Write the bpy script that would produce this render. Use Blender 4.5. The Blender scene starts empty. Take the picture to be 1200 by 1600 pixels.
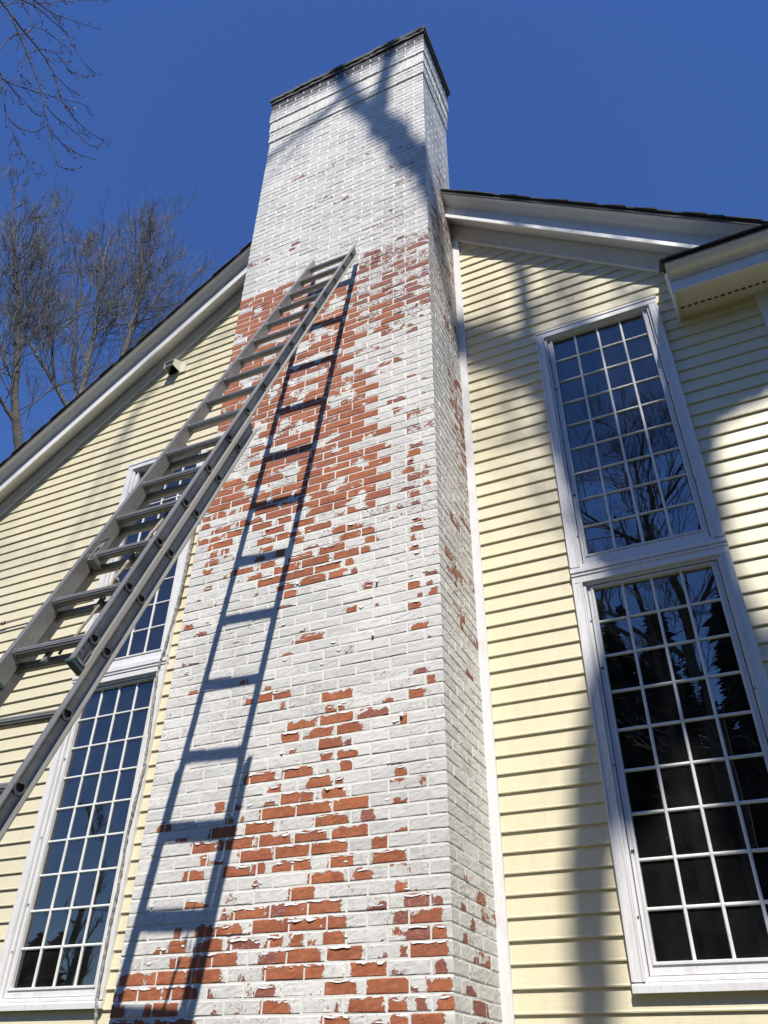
import bpy, bmesh, math, random
import numpy as np
from mathutils import Vector, Matrix
R = math.radians
random.seed(7)
rng = np.random.default_rng(11)
S = bpy.context.scene
COL = S.collection
H = 1.6                      # eye height: the geometry below is laid out from the eye, z = 0; H lifts it on to the ground

# ------------------------------------------------------------------ camera
cam = bpy.data.cameras.new('camera')
co = bpy.data.objects.new('camera', cam); COL.objects.link(co)
S.camera = co
PITCH, YAW, ROLL, FPX = 0.631426, 0.440686, 0.015149, 1234.75
Fv = Vector((-math.sin(YAW)*math.cos(PITCH), math.cos(YAW)*math.cos(PITCH), math.sin(PITCH)))
R0 = Vector((math.cos(YAW), math.sin(YAW), 0)); U0 = R0.cross(Fv)
Rv = math.cos(ROLL)*R0 + math.sin(ROLL)*U0
Uv = -math.sin(ROLL)*R0 + math.cos(ROLL)*U0
M = Matrix((Rv, Uv, -Fv)).transposed().to_4x4(); M.translation = (0, 0, H)
co.matrix_world = M
cam.sensor_fit = 'VERTICAL'; cam.sensor_height = 32.0; cam.lens = 32.0*FPX/1600
cam.clip_start = 0.05; cam.clip_end = 2000
S.render.resolution_x = 768; S.render.resolution_y = 1024

# ------------------------------------------------------------------ light
SUN = Vector((0.4769, -1.0, 1.466)).normalized()
w = bpy.data.worlds.new('World'); S.world = w; w.use_nodes = True
nt = w.node_tree; bg = nt.nodes['Background']
sky = nt.nodes.new('ShaderNodeTexSky'); sky.sky_type = 'NISHITA'; sky.sun_disc = False
sky.sun_elevation = R(52.9); sky.sun_rotation = math.atan2(0.4769, -1.0)
sky.altitude = 300; sky.air_density = 1.0; sky.dust_density = 0.0; sky.ozone_density = 6.0
hs_ = nt.nodes.new('ShaderNodeHueSaturation'); hs_.inputs['Saturation'].default_value = 1.15; hs_.inputs['Hue'].default_value = 0.513
nt.links.new(sky.outputs[0], hs_.inputs['Color']); nt.links.new(hs_.outputs[0], bg.inputs[0]); bg.inputs[1].default_value = 0.126
sl = bpy.data.lights.new('sun', 'SUN'); sl.energy = 5.0; sl.angle = R(0.46); sl.color = (1.0, 0.945, 0.86)
so = bpy.data.objects.new('sun', sl); COL.objects.link(so)
so.rotation_euler = SUN.to_track_quat('Z', 'Y').to_euler()
S.view_settings.view_transform = 'Standard'; S.view_settings.look = 'None'
S.view_settings.exposure = 0.38; S.view_settings.gamma = 1.0; S.view_settings.use_curve_mapping = False
S.cycles.max_bounces = 6; S.cycles.diffuse_bounces = 3; S.cycles.glossy_bounces = 3
S.cycles.transparent_max_bounces = 8; S.cycles.transmission_bounces = 2
S.cycles.caustics_reflective = False; S.cycles.caustics_refractive = False

# ------------------------------------------------------------------ material helpers
def newmat(name, col=(.5,.5,.5), rough=.6, metal=0.0, spec=.5):
    m = bpy.data.materials.new(name); m.use_nodes = True
    b = m.node_tree.nodes['Principled BSDF']
    b.inputs['Base Color'].default_value = (*col, 1); b.inputs['Roughness'].default_value = rough
    b.inputs['Metallic'].default_value = metal; b.inputs['Specular IOR Level'].default_value = spec
    return m
class NG:
    def __init__(s, m): s.m = m; s.nt = m.node_tree; s.b = s.nt.nodes['Principled BSDF']
    def n(s, t, **k):
        o = s.nt.nodes.new(t)
        for a, v in k.items(): setattr(o, a, v)
        return o
    def l(s, a, b): s.nt.links.new(a, b)
    def pos(s, scale=(1,1,1)):
        g = s.n('ShaderNodeNewGeometry'); mp = s.n('ShaderNodeMapping'); mp.inputs['Scale'].default_value = scale
        s.l(g.outputs['Position'], mp.inputs['Vector']); return mp.outputs[0]
    def noise(s, vec, scale, detail=4, rough=.6, dist=0):
        o = s.n('ShaderNodeTexNoise'); o.inputs['Scale'].default_value = scale; o.inputs['Detail'].default_value = detail
        o.inputs['Roughness'].default_value = rough; o.inputs['Distortion'].default_value = dist
        s.l(vec, o.inputs['Vector']); return o.outputs['Fac']
    def math(s, op, a, b=None, c=None, clamp=False):
        o = s.n('ShaderNodeMath', operation=op); o.use_clamp = clamp
        for i, v in enumerate((a, b, c)):
            if v is None: continue
            if isinstance(v, (int, float)): o.inputs[i].default_value = v
            else: s.l(v, o.inputs[i])
        return o.outputs[0]
    def ramp(s, f, a, b, lo=0.0, hi=1.0):
        o = s.n('ShaderNodeMapRange'); o.inputs['From Min'].default_value = a; o.inputs['From Max'].default_value = b
        o.inputs['To Min'].default_value = lo; o.inputs['To Max'].default_value = hi
        s.l(f, o.inputs['Value']); return o.outputs[0]
    def mix(s, f, a, b, blend='MIX'):
        o = s.n('ShaderNodeMix', data_type='RGBA', blend_type=blend)
        for i, v in ((0, f), (6, a), (7, b)):
            if isinstance(v, (int, float)): o.inputs[i].default_value = v
            elif isinstance(v, tuple): o.inputs[i].default_value = (*v, 1)
            else: s.l(v, o.inputs[i])
        return o.outputs[2]
    def attr(s, name):
        o = s.n('ShaderNodeAttribute'); o.attribute_name = name; return o.outputs['Fac']
    def rnd(s): return s.n('ShaderNodeObjectInfo').outputs['Random']
    def bump(s, h, strength=1.0, dist=.01):
        o = s.n('ShaderNodeBump'); o.inputs['Strength'].default_value = strength; o.inputs['Distance'].default_value = dist
        s.l(h, o.inputs['Height']); s.l(o.outputs[0], s.b.inputs['Normal'])

def mat_brick():
    m = newmat('peeling_painted_brick', rough=.7); g = NG(m); P = g.pos()
    peel, hue, fleck, tone, soot = (g.attr(a) for a in ('peel', 'hue', 'fleck', 'tone', 'soot'))
    n1 = g.noise(P, 34, 7, .68, .6); n2 = g.noise(P, 150, 3, .6)
    v = g.math('ADD', peel, g.math('MULTIPLY', g.math('SUBTRACT', n1, .5), 1.75))
    v = g.math('ADD', v, g.math('MULTIPLY', g.math('SUBTRACT', g.noise(P, 13, 3, .6), .5), .7))
    v = g.math('ADD', v, g.math('MULTIPLY', g.math('SUBTRACT', n2, .5), .30))
    m1 = g.ramp(v, .485, .505)
    n3 = g.noise(P, 62, 6, .72, 1.2)
    m2 = g.ramp(g.math('SUBTRACT', n3, g.math('SUBTRACT', .70, g.math('MULTIPLY', fleck, .20))), 0, .012)
    mask = g.math('MAXIMUM', m1, m2)
    # paint: white, a little grime, thin cracks near the patches
    big = g.noise(P, 1.7, 4, .6); sm = g.noise(P, 24, 4, .6)
    paint = g.mix(g.ramp(big, .40, .68), (.735,.72,.675), (.60,.59,.555))
    sx = g.n('ShaderNodeSeparateXYZ'); g.l(g.pos(), sx.inputs[0])
    st = g.math('MULTIPLY', g.ramp(g.noise(g.pos((1,1,1.7)), 1.5, 5, .7, .8), .46, .66), g.ramp(sx.outputs['Z'], 6.6, 8.2, 0, .55), clamp=True)
    paint = g.mix(st, paint, (.30,.31,.31))
    paint = g.mix(g.math('MULTIPLY', tone, .45), paint, (.51,.505,.475))
    paint = g.mix(g.math('MULTIPLY', g.ramp(sm, .56, .75), .30), paint, (.40,.40,.37))
    vo = g.n('ShaderNodeTexVoronoi', feature='DISTANCE_TO_EDGE'); vo.inputs['Scale'].default_value = 36
    wob = g.n('ShaderNodeTexNoise'); wob.inputs['Scale'].default_value = 30; g.l(P, wob.inputs['Vector'])
    vm = g.n('ShaderNodeVectorMath', operation='MULTIPLY_ADD'); g.l(wob.outputs['Color'], vm.inputs[0])
    vm.inputs[1].default_value = (.05,.05,.05); g.l(P, vm.inputs[2]); g.l(vm.outputs[0], vo.inputs['Vector'])
    near = g.math('ADD', g.math('MULTIPLY', peel, .9), fleck)
    crack = g.math('MULTIPLY', g.ramp(vo.outputs['Distance'], .035, .0), g.ramp(g.math('ADD', g.noise(P, 9, 3, .6), g.math('MULTIPLY', near, .22)), .57, .72), clamp=True)
    crack = g.math('MULTIPLY', crack, .7)
    paint = g.mix(crack, paint, (.10,.085,.075))
    paint = g.mix(soot, paint, (.035,.035,.037))
    # bare brick
    bn = g.noise(P, 11, 5, .7); bf = g.noise(P, 210, 3, .7)
    brick = g.mix(g.ramp(bn,.3,.7), (.30,.085,.036), (.50,.170,.066))
    brick = g.mix(g.math('MULTIPLY', hue, .75), brick, (.225,.085,.078))
    brick = g.mix(g.math('MULTIPLY', tone, .28), brick, (.19,.055,.035))
    brick = g.mix(g.math('MULTIPLY', g.ramp(bf, .58, .8), .35), brick, (.16,.05,.03))
    haze = g.math('MULTIPLY', g.ramp(g.noise(P, 55, 5, .75), .56, .72), g.math('ADD', .22, g.math('MULTIPLY', hue, .55)))
    brick = g.mix(haze, brick, (.58,.47,.44))
    col = g.mix(mask, paint, brick); g.l(col, g.b.inputs['Base Color'])
    g.l(g.ramp(mask, 0, 1, .5, .88), g.b.inputs['Roughness'])
    h = g.math('ADD', g.math('MULTIPLY', mask, -2.0), g.math('MULTIPLY', sm, .5))
    h = g.math('ADD', h, g.math('MULTIPLY', g.noise(P, 90, 5, .7), .35))
    h = g.math('SUBTRACT', h, g.math('MULTIPLY', crack, .5))
    h = g.math('ADD', h, g.math('MULTIPLY', g.noise(P, 7, 2, .5), .6))
    g.bump(h, 1.0, .0028)
    return m
def mat_mortar():
    m = newmat('painted_mortar', rough=.8); g = NG(m); P = g.pos()
    a = g.noise(P, 3, 4, .6); b = g.noise(P, 60, 5, .7)
    c = g.mix(a, (.76,.75,.70), (.65,.64,.59)); c = g.mix(g.math('MULTIPLY', g.ramp(b, .58, .8), .5), c, (.38,.35,.30))
    g.l(c, g.b.inputs['Base Color']); g.bump(b, 1, .003); return m
def mat_flake():
    m = newmat('curled_paint', rough=.5); g = NG(m); a = g.noise(g.pos(), 50, 3)
    g.l(g.mix(a, (.74,.73,.70), (.58,.56,.52)), g.b.inputs['Base Color']); return m
def mat_siding():
    m = newmat('yellow_siding', rough=.42); g = NG(m); P = g.pos()
    a = g.noise(P, .8, 4, .6); b = g.noise(g.pos((4,1,30)), 3, 5, .6); d = g.noise(g.pos((9,9,1.2)), 2.2, 5, .65)
    c = g.mix(a, (.745,.68,.475), (.67,.61,.42)); c = g.mix(g.math('MULTIPLY', g.ramp(b, .5, .75), .18), c, (.52,.48,.32))
    c = g.mix(g.math('MULTIPLY', g.ramp(d, .50, .75), .34), c, (.48,.45,.33))
    c = g.mix(g.math('MULTIPLY', g.rnd(), .14), c, (.60,.55,.38))
    sp = g.noise(P, 130, 2, .5); c = g.mix(g.math('MULTIPLY', g.ramp(sp, .76, .80), .6), c, (.15,.13,.09))
    g.l(c, g.b.inputs['Base Color']); g.bump(g.noise(g.pos((1,1,9)), 9, 4, .6), .5, .002); return m
def mat_trim(name='white_trim', c0=(.78,.78,.78), c1=(.66,.66,.66)):
    m = newmat(name, rough=.4); g = NG(m); P = g.pos()
    a = g.noise(P, 3, 5, .65); b = g.noise(g.pos((14,14,2)), 3, 5, .7)
    c = g.mix(a, c0, c1); c = g.mix(g.math('MULTIPLY', g.ramp(b, .48, .75), .42), c, (.42,.41,.37))
    c = g.mix(g.math('MULTIPLY', g.ramp(g.noise(P, 85, 2, .5), .70, .76), .5), c, (.22,.20,.17))
    g.l(c, g.b.inputs['Base Color']); g.bump(g.noise(P, 40, 4, .6), .4, .001); return m
def mat_alu():
    m = newmat('weathered_aluminium', rough=.5, metal=.55); g = NG(m); P = g.pos()
    a = g.noise(P, 5, 6, .7); b = g.noise(P, 60, 4, .7); s = g.noise(g.pos((3,3,40)), 6, 4, .6)
    c = g.mix(g.ramp(a, .35, .7), (.34,.335,.315), (.19,.185,.17)); c = g.mix(g.math('MULTIPLY', g.ramp(b, .55, .75), .45), c, (.16,.155,.14))
    c = g.mix(g.math('MULTIPLY', g.ramp(s, .5, .8), .3), c, (.36,.36,.345))
    g.l(c, g.b.inputs['Base Color']); g.l(g.ramp(a, .3, .7, .34, .62), g.b.inputs['Roughness']); g.bump(b, .5, .0008); return m
def mat_simple(name, c0, c1, scale=8, rough=.75, metal=0, bump=.002):
    m = newmat(name, rough=rough, metal=metal); g = NG(m); P = g.pos(); a = g.noise(P, scale, 5, .65)
    g.l(g.mix(g.ramp(a, .3, .7), c0, c1), g.b.inputs['Base Color']); g.bump(a, .8, bump); return m
def mat_glass():
    m = bpy.data.materials.new('window_glass'); m.use_nodes = True; nt = m.node_tree; nt.nodes.clear()
    o = nt.nodes.new('ShaderNodeOutputMaterial'); mx = nt.nodes.new('ShaderNodeMixShader')
    t = nt.nodes.new('ShaderNodeBsdfTransparent'); t.inputs[0].default_value = (.62,.64,.64,1)
    gl = nt.nodes.new('ShaderNodeBsdfGlossy'); gl.inputs['Roughness'].default_value = .0
    gl.inputs[0].default_value = (.93,.93,.90,1)
    fr = nt.nodes.new('ShaderNodeFresnel'); fr.inputs[0].default_value = 1.62
    mr = nt.nodes.new('ShaderNodeMath'); mr.operation = 'MULTIPLY_ADD'; mr.inputs[1].default_value = 1.5; mr.inputs[2].default_value = .05
    no = nt.nodes.new('ShaderNodeTexNoise'); no.inputs['Scale'].default_value = 2.6
    ge = nt.nodes.new('ShaderNodeNewGeometry'); bu = nt.nodes.new('ShaderNodeBump'); bu.inputs['Strength'].default_value = .03; bu.inputs['Distance'].default_value = .012
    L = nt.links.new
    L(ge.outputs['Position'], no.inputs['Vector']); L(no.outputs['Fac'], bu.inputs['Height']); L(bu.outputs[0], gl.inputs['Normal'])
    L(fr.outputs[0], mr.inputs[0]); L(mr.outputs[0], mx.inputs[0]); L(gl.outputs[0], mx.inputs[2]); L(mx.outputs[0], o.inputs[0])
    df = nt.nodes.new('ShaderNodeBsdfDiffuse'); df.inputs[0].default_value = (.5,.5,.47,1); m2 = nt.nodes.new('ShaderNodeMixShader')   # a film of dust
    du = nt.nodes.new('ShaderNodeTexNoise'); du.inputs['Scale'].default_value = 7; du.inputs['Detail'].default_value = 6; dm = nt.nodes.new('ShaderNodeMapRange')
    dm.inputs['From Min'].default_value = .35; dm.inputs['From Max'].default_value = .75; dm.inputs['To Min'].default_value = .012; dm.inputs['To Max'].default_value = .035
    L(ge.outputs['Position'], du.inputs['Vector']); L(du.outputs['Fac'], dm.inputs['Value']); L(dm.outputs[0], m2.inputs[0]); L(t.outputs[0], m2.inputs[1]); L(df.outputs[0], m2.inputs[2]); L(m2.outputs[0], mx.inputs[1])
    return m
MB_, MM_, MF_ = mat_brick(), mat_mortar(), mat_flake()
M_SID, M_TRIM, M_ALU, M_GLASS = mat_siding(), mat_trim(), mat_alu(), mat_glass()
M_MUNT = mat_trim('muntin_white', (.80,.81,.80), (.70,.72,.70))
M_CREAM = mat_trim('cream_soffit', (.72,.69,.58), (.62,.59,.48))
M_SHING = mat_simple('asphalt_shingle', (.035,.034,.036), (.075,.07,.068), 60, .95)
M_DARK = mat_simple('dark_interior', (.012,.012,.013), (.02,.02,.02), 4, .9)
M_SOOT = mat_simple('weathered_cap_mortar', (.045,.045,.047), (.11,.11,.112), 20, .9, bump=.006)
M_CURT = mat_simple('beige_blind', (.30,.26,.20), (.22,.19,.15), 12, .9)
M_BARKD = mat_simple('dark_bark', (.03,.026,.023), (.13,.115,.10), 9, .95, bump=.01)
M_BARKP = mat_simple('pale_bark', (.06,.054,.048), (.25,.235,.21), 8, .9, bump=.01)
M_TWIG = mat_simple('grey_twig', (.05,.046,.044), (.16,.152,.145), 3, .8)
M_TWIGD = mat_simple('dark_twig', (.035,.026,.026), (.08,.06,.055), 5, .8)
M_BUD = mat_simple('red_bud', (.10,.012,.016), (.20,.03,.03), 30, .6)
M_PINE = mat_simple('evergreen_needles', (.018,.035,.016), (.045,.075,.03), 2, .9)
M_GRASS = mat_simple('lawn', (.035,.05,.018), (.075,.065,.035), .7, .95, bump=.03)
M_ROPE = mat_simple('old_rope', (.42,.38,.30), (.22,.20,.16), 60, .95, bump=.004)
M_FOAM = mat_simple('frayed_sealant', (.46,.45,.42), (.10,.095,.09), 45, .95, bump=.01)
M_TEAL = mat_simple('teal_plastic', (.02,.05,.065), (.035,.075,.09), 20, .6)
M_GREEN = mat_simple('green_cord', (.03,.16,.10), (.02,.09,.07), 40, .7)
M_RUB_SHADE = mat_simple('rubber_and_rung_shade', (.010,.010,.010), (.018,.018,.018), 30, .8)  # rubber feet, and the shade painted inside the hollow rung ends

# ------------------------------------------------------------------ mesh helpers
class MB:
    """collects simple shapes; build() links them as one mesh object"""
    def __init__(s): s.v = []; s.f = []; s.a = {}
    def add(s, vs, fs):
        o = len(s.v); s.v += [tuple(v) for v in vs]; s.f += [tuple(i+o for i in f) for f in fs]; return s
    def box(s, x0, x1, y0, y1, z0, z1):
        return s.add([(x,y,z) for z in (z0,z1) for y in (y0,y1) for x in (x0,x1)],
                     [(0,2,3,1),(4,5,7,6),(0,1,5,4),(2,6,7,3),(0,4,6,2),(1,3,7,5)])
    def obox(s, c, ax, ay, az, hx, hy, hz):
        c, ax, ay, az = Vector(c), Vector(ax), Vector(ay), Vector(az)
        return s.add([c+ax*(i*hx)+ay*(j*hy)+az*(k*hz) for k in (-1,1) for j in (-1,1) for i in (-1,1)],
                     [(0,2,3,1),(4,5,7,6),(0,1,5,4),(2,6,7,3),(0,4,6,2),(1,3,7,5)])
    def loft(s, A, B, cap=True):
        """two matching outlines joined by side faces"""
        n = len(A); s.add(list(A)+list(B), [(i,(i+1)%n,n+(i+1)%n,n+i) for i in range(n)] + ([tuple(range(n))[::-1], tuple(range(n,2*n))] if cap else []))
        return s
    def prism_xz(s, poly, y0, y1): return s.loft([(x,y0,z) for x,z in poly], [(x,y1,z) for x,z in poly])
    def tube(s, pts, rad, n=6, cap=True):
        pts = [Vector(p) for p in pts]; k = len(pts)
        if not hasattr(rad, '__len__'): rad = [rad]*k
        o = len(s.v); ref = Vector((.31,.52,.79)).normalized(); u = None
        for i, p in enumerate(pts):
            t = (pts[min(i+1,k-1)] - pts[max(i-1,0)])
            t = t.normalized() if t.length > 1e-9 else Vector((0,0,1))
            if u is None:
                u = t.cross(ref)
                if u.length < .05: u = t.cross(Vector((1,0,0)))
            u = (u - t*u.dot(t)).normalized(); v = t.cross(u)
            for j in range(n):
                a = 2*math.pi*j/n; q = p + (u*math.cos(a)+v*math.sin(a))*rad[i]; s.v.append((q.x,q.y,q.z))
        for i in range(k-1):
            for j in range(n):
                a = o+i*n+j; b = o+i*n+(j+1)%n; s.f.append((a,b,b+n,a+n))
        if cap: s.f.append(tuple(range(o,o+n))[::-1]); s.f.append(tuple(range(o+(k-1)*n,o+k*n)))
        return s
    def build(s, name, mat, parent=None, smooth=False):
        me = bpy.data.meshes.new(name)
        L = Vector(parent['_loc']) if parent is not None and '_loc' in parent else Vector((0,0,0))
        vs = np.array(s.v, dtype=float); vs[:,2] += H; vs -= np.array(L)
        me.from_pydata(vs.tolist(), [], s.f); me.materials.append(mat)
        for k, a in s.a.items():
            at = me.attributes.new(k, 'FLOAT', 'POINT'); at.data.foreach_set('value', np.asarray(a, dtype=np.float32))
        if smooth: me.polygons.foreach_set('use_smooth', [True]*len(me.polygons))
        me.update()
        o = bpy.data.objects.new(name, me); COL.objects.link(o)
        if parent is not None: o.parent = parent
        if '_loc' not in o and parent is not None: o['_loc'] = tuple(L)
        return o
def thing(name, label, cat, loc=(0,0,0), group=None, parent=None):
    o = bpy.data.objects.new(name, None); COL.objects.link(o); o.empty_display_size = .2
    wl = Vector(loc) + Vector((0,0,H)); o['_loc'] = tuple(wl)
    if parent is not None:
        o.location = wl - Vector(parent['_loc']); o.parent = parent
    else: o.location = wl
    if label: o['label'] = label
    if cat: o['category'] = cat
    if group: o['group'] = group
    return o

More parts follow.
